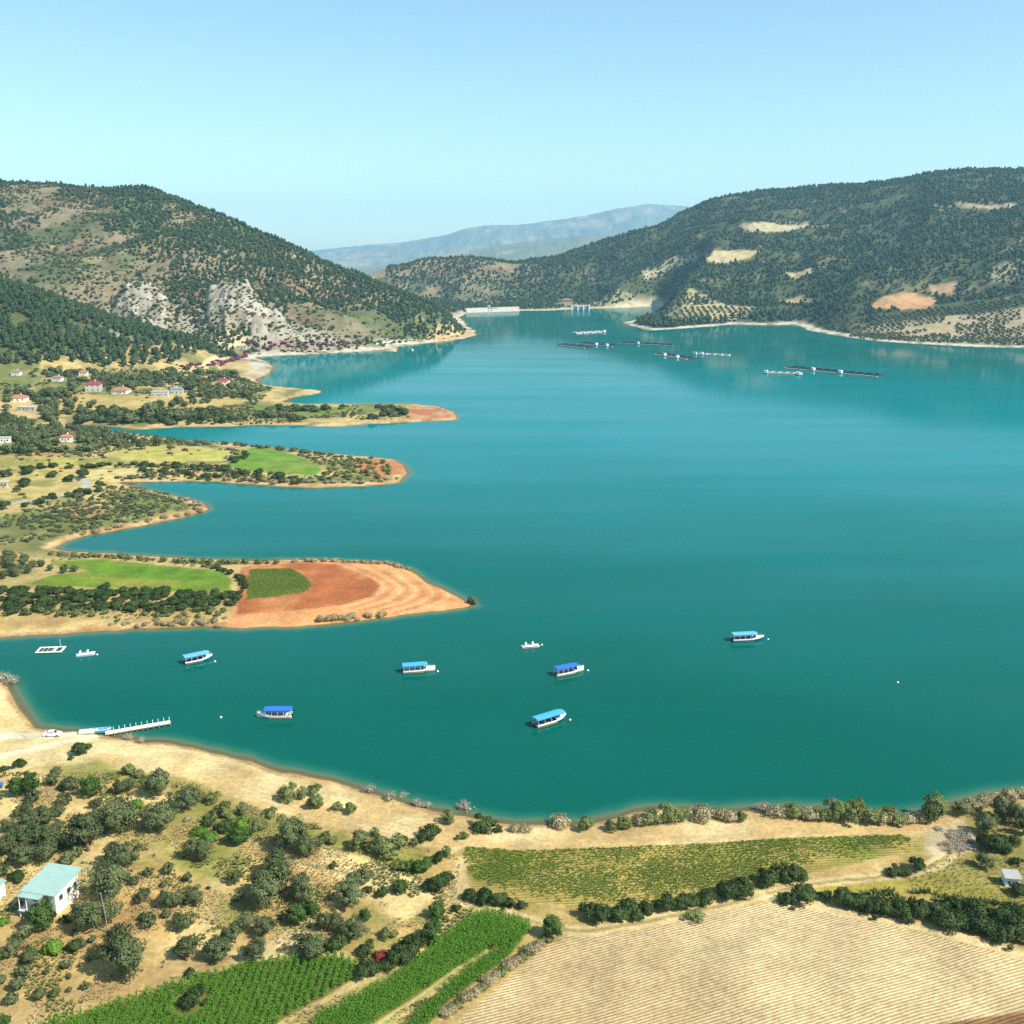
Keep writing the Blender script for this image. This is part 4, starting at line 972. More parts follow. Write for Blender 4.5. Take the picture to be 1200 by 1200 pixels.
# ------------------------------------------------------------------ fish farms
def fish_farm(p0, p1, n, size, label, pale=False, huts=(), rows_=1):
    (x0, y0), (x1, y1) = wat(*p0), wat(*p1); L = math.hypot(x1 - x0, y1 - y0)
    o = empty('fish_farm', (x0, y0, 0), math.atan2(y1 - y0, x1 - x0)); c = 'dam_concrete' if pale else 'float_black'
    step = L / n
    for r_ in range(rows_):
        for k in range(n):
            cx, cy, a_ = (k + .5) * step, r_ * size * 1.05, min(step * .47, size / 2); b_ = size / 2
            mb = MB().box(cx - a_, cx + a_, cy - b_, cy - b_ + 1.1, .1, .6).box(cx - a_, cx + a_, cy + b_ - 1.1, cy + b_, .1, .6).box(cx - a_, cx - a_ + 1.1, cy - b_ + 1.1, cy + b_ - 1.1, .1, .6).box(cx + a_ - 1.1, cx + a_, cy - b_ + 1.1, cy + b_ - 1.1, .1, .6)
            cg = mb.build('cage', c, o)
            MB().box(cx - a_ + .6, cx + a_ - .6, cy - b_ + .6, cy + b_ - .6, .02, .09).build('net', 'float_black', cg)
            jn = MB()
            for yy in (cy - b_ + .5, cy + b_ - .6): jn.box(cx - a_ + .5, cx + a_ - .5, yy, yy + .1, .61, 1.9)
            for xx in (cx - a_ + .4, cx + a_ - .5): jn.box(xx, xx + .1, cy - b_ + .65, cy + b_ - .65, .61, 1.9)
            jn.build('jump_net', 'float_black' if not pale else 'concrete', cg)
            rail = MB()
            for sx in (-1, 1):
                for sy in (-1, 1): rail.tube([(cx + sx * (a_ - .5), cy + sy * (b_ - .5), .5), (cx + sx * (a_ - .5), cy + sy * (b_ - .5), 1.6)], .08, 4)
            for sy in (-1, 1): rail.tube([(cx - a_ + .5, cy + sy * (b_ - .5), 1.55), (cx + a_ - .5, cy + sy * (b_ - .5), 1.55)], .07, 4)
            rail.build('net_rail', 'steel' if pale else 'float_black', cg)
    MB().box(-1, L + 1, -size / 2 - 1.7, -size / 2 - .1, .15, .62).build('walkway', 'concrete' if not pale else 'dam_concrete', o)
    for f, w_ in huts:
        w_ = w_ * .6
        ht = MB().box(f * L - w_ / 2, f * L + w_ / 2, -size / 2 - 2.6, -size / 2 + .9, .63, 3.1).build('hut', 'white_paint', o)
        MB().box(f * L - w_ / 2 - .3, f * L + w_ / 2 + .3, -size / 2 - 2.9, -size / 2 + 1.2, 3.11, 3.35).build('hut_roof', 'pale_blue' if w_ > 4.5 else 'white_roof', ht)
    tag(o, label, 'fish farm', 'floating fish farms')
fish_farm((672, 391), (706, 389), 4, 13, 'pale floating fish farm nearest the dam', True, ((.95, 7),))
fish_farm((656, 404), (690, 408), 4, 14, 'low dark line of fish cages at the left end of the farms')
fish_farm((681, 402.5), (722, 406), 4, 14, 'dark fish cages with two white huts near the left end', False, ((.55, 5.5), (.85, 6)))
fish_farm((728, 402), (790, 405), 7, 10, 'faint long line of dark cages with one tiny hut', False, ((.36, 4),))
fish_farm((774, 415), (811, 421), 4, 14, 'short dark row of cages with two huts in the middle', False, ((.32, 6), (.72, 5)))
fish_farm((813, 415), (856, 417), 5, 8, 'fish farm with the largest pale blue and white huts', True, ((.06, 8), (.25, 6)))
fish_farm((897, 437), (940, 439), 5, 11, 'white framed fish farm with huts at both ends', True, ((.05, 5.5), (.92, 5.5)))
fish_farm((925, 431), (1032, 441), 11, 14, 'longest dark row of fish cages stretching to the right', False, ((.32, 6), (.62, 6)))
x, y = wat(483, 410.5); o = empty('motor_boat', (x, y, 0), 2.0); S = hull_sections(7, 2.3, 10)
hull_mesh(S, 0, 1).build('hull', 'white_paint', o, True); deck_mesh(S, 0, 10, .5).build('deck', 'white_paint', o); MB().box(-1.5, 1, -.8, .8, .51, 1.8).build('cabin', 'white_roof', o)
tag(o, 'tiny white boat off the far left shore', 'boat')
# ------------------------------------------------------------------ plants: a few grown models of each kind, copied one by one
def leaf_crown(name, seed, mat, rx, h0, h1, nclump, per, ls, clump_r=0.3, shape='round', fill=0.15, lobes=0):
    r = np.random.default_rng(seed)
    hc, hz_ = (h0 + h1) / 2, (h1 - h0) / 2
    # clump centres spread over the crown's shell, uneven
    d = r.normal(size=(nclump, 3)); d /= np.linalg.norm(d, axis=1)[:, None]
    if shape == 'bush': d[:, 2] = np.abs(d[:, 2]) * 1.0 - 0.15
    rad = 0.55 + 0.38 * r.random(nclump)
    lop = 1 + 0.22 * np.sin(np.arctan2(d[:, 1], d[:, 0]) * 2 + seed) + 0.15 * np.sin(np.arctan2(d[:, 1], d[:, 0]) * 3 + seed * 2.3)
    cc = d * rad[:, None] * np.array([rx, rx, hz_])
    cc[:, :2] *= lop[:, None]
    cc[:, 2] += hc
    if shape == 'cone':
        s = (cc[:, 2] - h0) / (h1 - h0); cc[:, :2] *= (1.25 * (1 - s) + 0.12)[:, None]
    if shape == 'bush': cc[:, 2] = np.maximum(cc[:, 2] - hz_ * 0.35, h0 + 0.05)
    if lobes:
        lc = r.normal(size=(lobes, 3)); lc /= np.linalg.norm(lc, axis=1)[:, None]; lc *= np.array([.52, .52, .34]) * (0.6 + 0.6 * r.random(lobes))[:, None]
        li = r.integers(0, lobes, nclump); lr = (0.50 + 0.28 * r.random(lobes))[li]
        cc = (lc[li] + d * (rad * lr)[:, None]) * np.array([rx, rx, hz_]) * 1.12; cc[:, 2] += hc
        if shape == 'bush': cc[:, 2] = np.maximum(cc[:, 2] - hz_ * .3, h0 + .05)
    cr = rx * clump_r * (0.65 + 0.7 * r.random(nclump))
    if shape == 'cone': cr *= np.clip(1.2 - 0.7 * (cc[:, 2] - h0) / (h1 - h0), 0.4, 1.2)
    ci = np.repeat(np.arange(nclump), per); n = len(ci)
    o = r.normal(size=(n, 3)); o /= np.linalg.norm(o, axis=1)[:, None]
    rr = np.where(r.random(n) < fill, r.random(n), 0.75 + 0.35 * r.random(n))
    P = cc[ci] + o * (cr[ci] * rr)[:, None] * np.array([1, 1, 0.8])
    P[:, 2] = np.maximum(P[:, 2], 0.04)
    out = P - np.array([0, 0, hc * 0.7]); out /= np.linalg.norm(out, axis=1)[:, None] + 1e-6
    nrm = o * 0.7 + out * 0.6 + r.normal(size=(n, 3)) * 0.55; nrm /= np.linalg.norm(nrm, axis=1)[:, None]
    a = np.cross(nrm, r.normal(size=(n, 3))); a /= np.linalg.norm(a, axis=1)[:, None]; b = np.cross(nrm, a)
    s = ls * (0.6 + 0.8 * r.random(n))[:, None]
    asp = (0.45 + 0.4 * r.random(n))[:, None]
    Vv = np.stack([P - a * s, P - b * s * asp + nrm * s * 0.15, P + a * s, P + b * s * asp + nrm * s * 0.15], 1).reshape(-1, 3)
    me = quads_mesh(name, Vv, np.arange(n * 4).reshape(-1, 4), True)
    me.materials.append(M[mat])
    vn = o * 0.55 + out * 0.65 + nrm * 0.5; vn /= np.linalg.norm(vn, axis=1)[:, None]
    # keep the shading normal on the face's own side
    g = np.cross(Vv.reshape(-1, 4, 3)[:, 2] - Vv.reshape(-1, 4, 3)[:, 0], Vv.reshape(-1, 4, 3)[:, 3] - Vv.reshape(-1, 4, 3)[:, 1])
    sgn = np.sign((g * vn).sum(1)); vn *= sgn[:, None]
    me.normals_split_custom_set_from_vertices(np.repeat(vn, 4, 0).astype(np.float32))
    return me
def trunk_mesh(name, seed, h, r0, rx, limbs=4, mat='bark'):
    r = random.Random(seed); mb = MB()
    lean = (r.uniform(-.15, .15), r.uniform(-.15, .15))
    top = (lean[0] * h, lean[1] * h, h)
    mb.tube([(0, 0, -0.35), (lean[0] * h * .3, lean[1] * h * .4, h * .5), top], [r0 * 1.25, r0, r0 * .75], 7)
    for k in range(limbs):
        an = 2 * math.pi * (k + r.random() * .6) / limbs
        q = (top[0] + math.cos(an) * rx * .3, top[1] + math.sin(an) * rx * .3, h * 1.45)
        e = (top[0] + math.cos(an) * rx * .62, top[1] + math.sin(an) * rx * .62, h * (1.9 + r.random() * .5))
        mb.tube([(top[0], top[1], h * .9), q, e], [r0 * .55, r0 * .4, r0 * .15], 5)
    me = mb.mesh(name, True); me.materials.append(M[mat]); return me
def dead_shrub(name, seed, w, h, mat, n=46):
    r = random.Random(seed); mb = MB()
    for k in range(n):
        an = r.random() * 6.283; sp = r.random() ** 0.6 * w
        b = (math.cos(an) * sp * .25, math.sin(an) * sp * .25, -0.1)
        m_ = (math.cos(an) * sp * .6, math.sin(an) * sp * .6, h * (0.35 + .2 * r.random()))
        e = (math.cos(an + r.uniform(-.5, .5)) * sp, math.sin(an + r.uniform(-.5, .5)) * sp, h * (0.6 + .45 * r.random()) * (1.15 - .5 * sp / w))
        mb.tube([b, m_, e], [0.05, 0.035, 0.012], 3, False)
    me = mb.mesh(name); me.materials.append(M[mat]); return me
# kind: list of (trunk mesh, crown mesh); unit models are about 1 wide crowns of radius rx metres
KIND = {}
def grow(kind, nvar, mat, rx, h0, h1, nclump, per, ls, trunk=(1.2, .18), limbs=4, shape='round', clump_r=.3, bark='bark', fill=.15, lobes=0):
    KIND[kind] = dict(width=rx * 2.2, mesh=[(trunk_mesh('trunk', 100 * k + len(kind), trunk[0], trunk[1], rx, limbs, bark) if trunk else None,
                      leaf_crown('crown', 31 * k + len(kind) * 7, mat, rx, h0, h1, nclump, per, ls, clump_r, shape, fill, lobes)) for k in range(nvar)])
grow('olive_tree', 5, 'olive', 3.4, 0.8, 6.2, 66, 100, 0.18, (1.7, .28), 5, clump_r=.24, lobes=5)
grow('leafy_tree', 3, 'leafgreen', 3.2, 0.7, 6.2, 60, 80, 0.22, (1.4, .2), 5, clump_r=.27, lobes=5)
grow('bush', 4, 'darkbush', 1.9, 0.0, 3.2, 40, 62, 0.17, (.5, .09), 4, 'bush', .28, lobes=4)
grow('bright_shrub', 2, 'lime', 1.5, 0.0, 2.4, 32, 50, 0.17, (.4, .07), 4, 'bush', .36)
grow('pale_shrub', 3, 'palebush', 1.7, 0.0, 2.7, 42, 60, 0.14, (.4, .07), 4, 'bush', .27, fill=.3, lobes=4)
grow('sapling', 3, 'olive', 1.0, 0.15, 2.1, 22, 30, 0.19, (.6, .06), 4, clump_r=.36)
grow('dry_shrub', 3, 'dry', 1.5, 0.0, 2.0, 40, 22, 0.16, None, 4, 'bush', .34, fill=.5)
grow('red_shrub', 1, 'redleaf', 1.3, 0.0, 1.9, 28, 30, 0.2, (.4, .07), 4, 'bush', .36)
grow('pine_tree', 4, 'pine', 2.5, 0.8, 8.8, 44, 16, 0.62, (2.2, .2), 4, 'cone', .38)
grow('round_pine', 3, 'pine', 3.0, 1.2, 7.2, 36, 18, 0.66, (2.0, .2), 4, 'round', .36)
grow('scrub_bush', 3, 'scrub', 2.2, 0.0, 2.9, 26, 16, 0.50, (.5, .09), 4, 'bush', .4)
grow('far_olive', 2, 'olive', 2.6, 0.5, 4.4, 28, 18, 0.55, (1.0, .15), 4, 'round', .38)
grow('oleander', 2, 'magenta', 1.8, 0.0, 2.6, 26, 16, 0.42, (.4, .08), 4, 'bush', .4)
for k, (me0, me1) in enumerate([(dead_shrub('stem', 5 + q, 1.4, 2.0, 'greydry'), leaf_crown('crown', 400 + q, 'greydry', 1.4, 0.1, 1.9, 30, 9, 0.13, .34, 'bush', .6)) for q in range(2)]):
    KIND.setdefault('bare_shrub', dict(width=2.8, mesh=[]))['mesh'].append((me0, me1))
CAT = dict(olive_tree='tree', leafy_tree='tree', bush='bush', bright_shrub='shrub', pale_shrub='shrub', sapling='sapling', dry_shrub='shrub', red_shrub='shrub', pine_tree='tree',
           round_pine='tree', scrub_bush='bush', far_olive='tree', oleander='shrub', bare_shrub='shrub')
SRC = {}                                      # crown objects that stuff may repeat
def plant(kind, x, y, width, label, group=None, hs=1.0, var=None, z=None):
    K = KIND[kind]; k = random.randrange(len(K['mesh'])) if var is None else var
    t_, c_ = K['mesh'][k]
    s = width / K['width']
    if z is None: z = float(gh(x, y))
    nm = {'far_olive': 'olive_tree', 'round_pine': 'pine_tree'}.get(kind, kind)
    o = empty(nm, (x, y, z - 0.04 * s), random.random() * 6.283)
    o.scale = (s * random.uniform(.93, 1.07), s * random.uniform(.93, 1.07), s * hs * random.uniform(.9, 1.1))
    if t_: link('trunk', t_, o)
    c = link('crown', c_, o)
    SRC.setdefault((kind, k), c)
    tag(o, label, CAT[kind], group)
    return o
ORD = ['', 'second', 'third', 'fourth', 'fifth', 'sixth', 'seventh', 'eighth', 'ninth', 'tenth', 'eleventh', 'twelfth', 'thirteenth', 'fourteenth', 'fifteenth', 'sixteenth', 'seventeenth', 'eighteenth',
       'nineteenth', 'twentieth']
NOUN = dict(olive_tree='olive tree', leafy_tree='leafy green tree', bush='dark bush', bright_shrub='lime-green shrub', pale_shrub='pale green shrub',
            sapling='olive sapling', dry_shrub='dry shrub', red_shrub='dark red shrub', bare_shrub='bare grey shrub', far_olive='olive tree', pine_tree='pine tree',
            scrub_bush='low bush', oleander='magenta shrub')
LET = dict(O='olive_tree', G='leafy_tree', B='bush', L='bright_shrub', P='pale_shrub', S='sapling', D='dry_shrub', R='red_shrub', W='bare_shrub')
def nth(n, N, noun, where):
    if N == 1: return '%s %s' % (noun, where)
    if n == 0: return 'leftmost %s %s' % (noun, where)
    if n == N - 1: return 'rightmost %s %s' % (noun, where)
    if n < N / 2 and n < len(ORD): return '%s from left %s %s' % (ORD[n], noun, where)
    if n >= N / 2 and N - 1 - n < len(ORD): return '%s from right %s %s' % (ORD[N - 1 - n], noun, where)
    return '%s %s' % (noun, where)
def cluster(where, items, group):
    """items: (letter, u, v of the base, width in photo pixels[, height factor]); labelled in left-to-right order of each kind"""
    by = {}
    for it in items: by.setdefault(it[0], []).append(it)
    for L, its in by.items():
        its.sort(key=lambda q: q[1])
        for n, it in enumerate(its):
            lab = nth(n, len(its), NOUN[LET[L]], where)
            u, v, wpx = it[1], it[2], it[3]
            x, y, z = ground(u, v)
            # the base pixel is the crown's lower rim: the stem stands a little behind it
            if 'shore above' in where: wpx = wpx * 1.1
            if 'in the hedge' in where or 'dark hedge' in where: wpx = wpx * 1.12
            wm = wpx * depth_of(x, y, z) / F
            y2 = y + wm * (0.18 if L in 'OG' else 0.28); x2 = x * y2 / y
            plant(LET[L], x2, y2, wm * (1.05 if L in 'OG' else 1.04), lab, group, it[4] if len(it) > 4 else 1.0)

cluster('at the left edge above the orchard', [('G', 34, 934, 27, 1.25), ('G', 19, 936, 26), ('B', 24, 901, 15), ('B', 6, 904, 11), ('S', 63, 922, 13, 1.3), ('S', 66, 911, 12), ('O', 2, 937, 13)], 'orchard trees')
cluster('beside the sandy clearing under the beach', [('G', 107, 935, 27), ('O', 86, 928, 21), ('B', 73, 927, 11), ('O', 147, 930, 21), ('P', 150, 909, 18), ('P', 163, 913, 15), ('O', 113, 949, 15), ('L', 161, 948, 15)], 'orchard trees')
cluster('in the row of big trees nearest the beach', [('O', 187, 936, 37), ('O', 216, 950, 34, 1.15), ('P', 233, 940, 15)], 'orchard trees')
cluster('in the dense middle of the orchard', [('O', 193, 974, 46), ('O', 138, 979, 52), ('O', 104, 1002, 50), ('O', 149, 1020, 42)], 'orchard trees')
cluster('in the thicket behind the turquoise-roofed house', [('S', 76, 946, 15), ('O', 68, 959, 19), ('O', 66, 977, 19), ('S', 39, 941, 15), ('O', 33, 957, 21), ('S', 22, 959, 11), ('L', 49, 951, 9), ('O', 42, 974, 33),
        ('O', 10, 976, 19), ('O', 48, 999, 37), ('O', 16, 1005, 35), ('O', 29, 984, 25), ('O', 56, 1013, 35), ('O', 25, 1020, 33), ('S', 80, 1016, 17), ('S', 91, 1007, 15), ('L', 70, 991, 11), ('B', 20, 1035, 20), ('S', 5, 1028, 13)], 'orchard trees')
cluster('against the lit wall of the house', [('O', 126, 1060, 56), ('O', 111, 1093, 48), ('G', 50, 1091, 38), ('B', 78, 1084, 15), ('S', 31, 1102, 19)], 'trees around the house')
cluster('in the garden below the house', [('O', 18, 1122, 25), ('O', 34, 1132, 23), ('L', 2, 1126, 13), ('L', 4, 1086, 13), ('L', 63, 1120, 23), ('B', 88, 1118, 21), ('S', 97, 1112, 11), ('S', 108, 1106, 9), ('S', 88, 1098, 8), ('D', 75, 1099, 8)], 'trees around the house')
cluster('in the rows of saplings left of the largest olive', [('S', 22, 1163, 17), ('S', 28, 1147, 15), ('S', 15, 1179, 15), ('S', 3, 1154, 11), ('G', 6, 1204, 18), ('S', 79, 1137, 12), ('S', 55, 1143, 8), ('S', 81, 1148, 7),
        ('S', 100, 1161, 10), ('S', 46, 1174, 15), ('S', 65, 1170, 13), ('S', 81, 1164, 7), ('S', 106, 1127, 8)], 'saplings')
cluster('alone above the maize, the largest crown', [('O', 151, 1147, 60)], 'orchard trees')
cluster('on the open dry slope right of the house', [('O', 169, 1059, 21), ('O', 200, 1066, 27), ('S', 196, 1077, 11), ('S', 176, 1089, 17), ('B', 167, 1079, 11), ('S', 192, 1040, 8), ('S', 158, 1039, 12), ('S', 174, 1028, 11), ('S', 198, 1026, 14),
        ('S', 220, 1034, 11), ('S', 192, 1041, 7), ('S', 150, 1033, 10), ('O', 231, 1060, 25), ('S', 280, 1057, 11), ('D', 252, 1083, 8), ('B', 244, 1043, 6)], 'orchard trees')
cluster('in the row just above the maize', [('O', 219, 1091, 27), ('O', 219, 1130, 34), ('O', 253, 1134, 36), ('O', 276, 1108, 28), ('O', 289, 1087, 22), ('O', 305, 1100, 29), ('O', 306, 1127, 31), ('B', 223, 1146, 14), ('O', 362, 1129, 39)], 'orchard trees')
cluster('standing inside the maize', [('B', 224, 1180, 30)], 'bushes')
cluster('in the big clump in the centre of the orchard', [('O', 318, 1066, 52), ('O', 328, 1032, 40), ('O', 356, 1058, 36), ('G', 345, 1087, 29), ('G', 365, 1074, 23)], 'orchard trees')
cluster('on the grassy patch in the upper orchard', [('O', 230, 1012, 31), ('O', 275, 1037, 17, 1.3), ('B', 242, 970, 17), ('D', 220, 963, 11), ('L', 233, 981, 19, .8), ('L', 247, 988, 21, .8), ('G', 278, 994, 31, .8), ('L', 283, 974, 21),
        ('B', 262, 978, 21)], 'orchard trees')
cluster('in the green belt between orchard and beach', [('P', 250, 944, 21), ('P', 263, 959, 25), ('P', 287, 956, 19), ('P', 303, 974, 23), ('P', 317, 959, 17), ('O', 335, 999, 44), ('O', 362, 1005, 33), ('P', 379, 987, 14)], 'green belt')
cluster('on the open sand of the near beach', [('P', 340, 941, 26), ('P', 357, 937, 18), ('P', 368, 933, 18), ('P', 371, 951, 22), ('P', 394, 951, 15), ('P', 410, 956, 19), ('B', 96, 887, 25), ('B', 82, 891, 8)], 'beach bushes')
cluster('below the beach left of the green field', [('P', 385, 992, 21), ('P', 420, 1000, 31), ('P', 458, 1005, 40), ('P', 441, 981, 15), ('B', 503, 987, 27), ('P', 485, 992, 13), ('P', 468, 1022, 17), ('G', 497, 1025, 27, .75), ('G', 481, 1021, 18, .7), ('B', 515, 1011, 15),
        ('P', 525, 1004, 15), ('B', 522, 1040, 23), ('B', 511, 1046, 25), ('B', 389, 1018, 11)], 'green belt')
cluster('on the pale dry slope left of the track', [('O', 410, 1062, 36, 1.1), ('O', 420, 1042, 26), ('B', 432, 1048, 13), ('B', 448, 1053, 17), ('G', 469, 1048, 21, .8), ('O', 385, 1094, 29), ('O', 415, 1100, 31), ('G', 430, 1080, 17), ('B', 395, 1116, 29), ('B', 427, 1120, 25)], 'orchard trees')
cluster('along the upper edge of the right maize strip', [('P', 456, 1102, 19), ('G', 512, 1077, 23), ('G', 506, 1105, 29), ('B', 483, 1128, 37), ('B', 470, 1136, 30), ('B', 433, 1150, 31), ('R', 446, 1126, 16), ('B', 455, 1138, 21), ('B', 535, 1069, 13)], 'maize edge bushes')
cluster('standing alone at the bend of the track', [('G', 644, 1101, 30, 1.1)], 'trees')
cluster('in the short hedge under the green field', [('B', 553, 1057, 20), ('B', 568, 1060, 22), ('B', 583, 1062, 22), ('B', 597, 1064, 20), ('B', 612, 1066, 14)], 'hedge bushes')
cluster('in the hedge between green field and track', [('B', 690, 1081, 22), ('B', 706, 1084, 24), ('B', 722, 1082, 24), ('B', 740, 1078, 26), ('B', 760, 1075, 24), ('B', 778, 1070, 24), ('B', 796, 1068, 22), ('B', 812, 1066, 20), ('B', 828, 1062, 22),
        ('B', 850, 1056, 26), ('B', 868, 1055, 28), ('B', 899, 1040, 26), ('B', 918, 1036, 28), ('B', 932, 1033, 22), ('P', 813, 1080, 24, .6)], 'hedge bushes')
cluster('in the dark hedge above the ploughed field', [('B', 924, 1061, 24), ('B', 943, 1061, 28), ('B', 965, 1056, 15), ('B', 990, 1064, 26), ('B', 1006, 1068, 26), ('B', 1021, 1072, 28), ('B', 1038, 1075, 26), ('B', 1058, 1080, 26), ('B', 1074, 1080, 26),
        ('B', 1093, 1080, 28), ('B', 1110, 1090, 30), ('B', 1126, 1094, 30), ('B', 1142, 1098, 32), ('B', 1158, 1103, 32), ('B', 1175, 1107, 32), ('B', 1192, 1103, 30), ('B', 1120, 1074, 26), ('B', 1145, 1080, 28), ('B', 1172, 1085, 28), ('B', 1194, 1082, 28)], 'hedge bushes')
cluster('by the end of the track near the small shed', [('B', 1044, 1027, 20), ('B', 1056, 1028, 18), ('B', 1074, 1022, 20), ('O', 1154, 1018, 21), ('B', 1162, 1001, 35), ('G', 1175, 1001, 19), ('B', 1187, 991, 17), ('O', 1155, 979, 27), ('B', 1160, 969, 23),
        ('O', 1175, 962, 31), ('O', 1193, 968, 31), ('O', 1199, 980, 23), ('B', 1193, 1052, 24), ('B', 1190, 1014, 16)], 'trees by the shed')
cluster('along the shore above the sandy strip', [('W', 544, 950, 19), ('P', 527, 966, 19), ('B', 562, 976, 31, .8), ('B', 581, 976, 13), ('P', 541, 985, 13), ('D', 604, 976, 15), ('D', 615, 977, 15), ('D', 656, 971, 23), ('P', 688, 976, 21), ('P', 720, 975, 17),
        ('P', 731, 972, 19), ('D', 751, 968, 21), ('P', 763, 966, 25), ('P', 786, 965, 27), ('P', 800, 964, 18), ('D', 822, 964, 27), ('D', 843, 962, 22), ('D', 855, 964, 20), ('P', 868, 965, 15), ('W', 895, 954, 20), ('D', 909, 960, 22), ('P', 930, 959, 25),
        ('D', 948, 962, 24), ('P', 962, 962, 20), ('P', 981, 962, 31), ('P', 1010, 968, 38), ('P', 1045, 968, 27), ('D', 1030, 968, 22), ('D', 1063, 966, 20), ('D', 1080, 965, 22), ('P', 1098, 966, 38), ('P', 1125, 958, 21), ('D', 1138, 953, 22),
        ('D', 1152, 946, 20), ('D', 1166, 942, 20), ('D', 1181, 938, 20), ('D', 1195, 936, 20)], 'shore shrubs')
cluster('at the waterline of the near beach', [('W', 432, 930, 17), ('W', 457, 939, 17), ('W', 473, 934, 12), ('W', 488, 945, 14), ('W', 500, 947, 12), ('W', 150, 868, 12), ('W', 165, 871, 12), ('W', 14, 803, 18), ('W', 3, 800, 20)], 'bleached shrubs')
cluster('in the heap of dead brush by the track end', [('W', 1100 + (k * 37) % 40, 974 + (k * 23) % 30, 12 + k % 4 * 3, .5) for k in range(11)], 'dead brush')
cluster('in the dry hedge right of the maize', [('D' if k % 3 else 'P', 640 - k * 8.4, 1106 + k * 6.2, 15 + (k % 3) * 3, .8) for k in range(15)], 'dry hedge')
cluster('standing in the water off the first peninsula', [('W', 573, 718, 9), ('W', 587, 717, 9), ('W', 600, 719, 10), ('W', 594, 714, 7)], 'drowned shrubs')
cluster('on the tip of the first peninsula', [('P', 554, 709, 15)], 'peninsula shrubs')

# scattered planting inside an outline
SUMMARY = {}
def spread_pts(P, spacing, seed, px=True, jitter=1.0, keep=None):
    r = np.random.default_rng(seed); W = np.array(gpoly(P)) if px else np.array(P)
    x0, y0 = W.min(0); x1, y1 = W.max(0)
    nx = max(1, int((x1 - x0) / spacing)); ny = max(1, int((y1 - y0) / spacing))
    gx, gy = np.meshgrid(np.arange(nx) + .5, np.arange(ny) + .5)
    gx = gx.ravel() + (r.random(gx.size) - .5) * jitter; gy = gy.ravel() + (r.random(gy.size) - .5) * jitter
    x = x0 + gx * spacing; y = y0 + gy * spacing
    ok = (poly_sdf(x, y, W) > 0) & (gd(x, y) > 0.3)
    if keep is not None: ok &= keep(x, y)
    return x[ok], y[ok]
def along_pts(P, step, seed, wob=0.6):
    r = np.random.default_rng(seed); W = np.array(gpoly(P)); out = []
    for a_, b_ in zip(W[:-1], W[1:]):
        L = np.hypot(*(b_ - a_)); k = max(1, int(L / step))
        for q in range(k): out.append(a_ + (b_ - a_) * (q + r.random() * .6) / k + r.normal(size=2) * wob)
    out = np.array(out); return out[:, 0], out[:, 1]
def clear_of_houses(x, y):
    x = np.asarray(x, float); y = np.asarray(y, float); ok = np.ones(len(x), bool)
    for hx_, hy_, hw_ in HOUSES:
        dx = x - hx_ * y / hy_; dy = y - hy_
        ok &= ~((np.abs(dx) < hw_ * .62 + 2) & (dy > -hw_ * .5 - 34) & (dy < hw_ * .7))
    return ok
def put(kind, pts, wr, label, group, hs=1.0):
    m0 = clear_of_houses(*pts); pts = (pts[0][m0], pts[1][m0])
    if not len(pts[0]): return
    tt = pts[0] / pts[1]; q1, q2 = np.quantile(tt, (1 / 3, 2 / 3)); ym = np.median(pts[1])
    for x, y in zip(*pts):
        part = 'left' if x / y < q1 else 'middle' if x / y < q2 else 'right'
        plant(kind, float(x), float(y), random.uniform(*wr), '%s, %s %s part' % (label, 'far' if y > ym else 'near', part), group, hs)
def put_line(kind, pts, wr, where, group, hs=1.0):
    P = sorted(zip(*pts), key=lambda q: q[0] / q[1])
    for n, (x, y) in enumerate(P): plant(kind, float(x), float(y), random.uniform(*wr), nth(n, len(P), NOUN[kind], where), group, hs)
# first peninsula
put('bush', spread_pts([(0, 692), (60, 690), (160, 688), (200, 692), (284, 696), (284, 712), (200, 719), (120, 716), (0, 722)], 3.7, 1), (3.2, 5.2), 'dark green bush in the thick belt along the first peninsula', 'thick bush belt on the first peninsula', .8)
put('pale_shrub', spread_pts([(0, 712), (60, 716), (130, 718), (270, 716), (268, 724), (120, 724), (0, 724)], 4.2, 2), (2.2, 3.6), 'pale green shrub on the lower rim of the bush belt', 'pale shrubs below the bush belt')
put('olive_tree', spread_pts([(0, 650), (30, 652), (52, 660), (50, 672), (30, 682), (0, 680)], 5.0, 3), (3.4, 4.8), 'small olive in the grove on the first peninsula', 'olive grove on the first peninsula')
cluster('beside the green field on the first peninsula', [('O', 78, 672, 12), ('O', 88, 670, 10), ('O', 60, 669, 9)], 'pair of olives')
put_line('bush', along_pts([(240, 663), (268, 671), (283, 678), (287, 690), (279, 700), (272, 712)], 2.2, 4, .5), (2.4, 3.4), 'in the curved hedge between green field and red soil', 'curved hedge on the first peninsula', .9)
put_line('pale_shrub', along_pts([(60, 650), (130, 653), (200, 659), (260, 661), (330, 660)], 2.6, 5, .8), (2.2, 3.6), 'on the far rim of the first peninsula', 'far rim shrubs of the first peninsula')
put_line('dry_shrub', along_pts([(340, 658), (400, 658.5), (455, 661.5), (482, 669)], 2.4, 6, .6), (2.2, 3.4), 'on the far rim of the red peninsula tip', 'dry rim shrubs')
put_line('dry_shrub', along_pts([(370, 727), (400, 726), (440, 722), (455, 719)], 1.7, 7, .7), (2.2, 3.8), 'on the near rim of the red peninsula tip', 'dry rim shrubs', 1.1)
put_line('dry_shrub', along_pts([(165, 733), (220, 732), (265, 731)], 2.0, 8, .8), (2.0, 3.6), 'at the waterline below the bush belt', 'dry waterline shrubs')
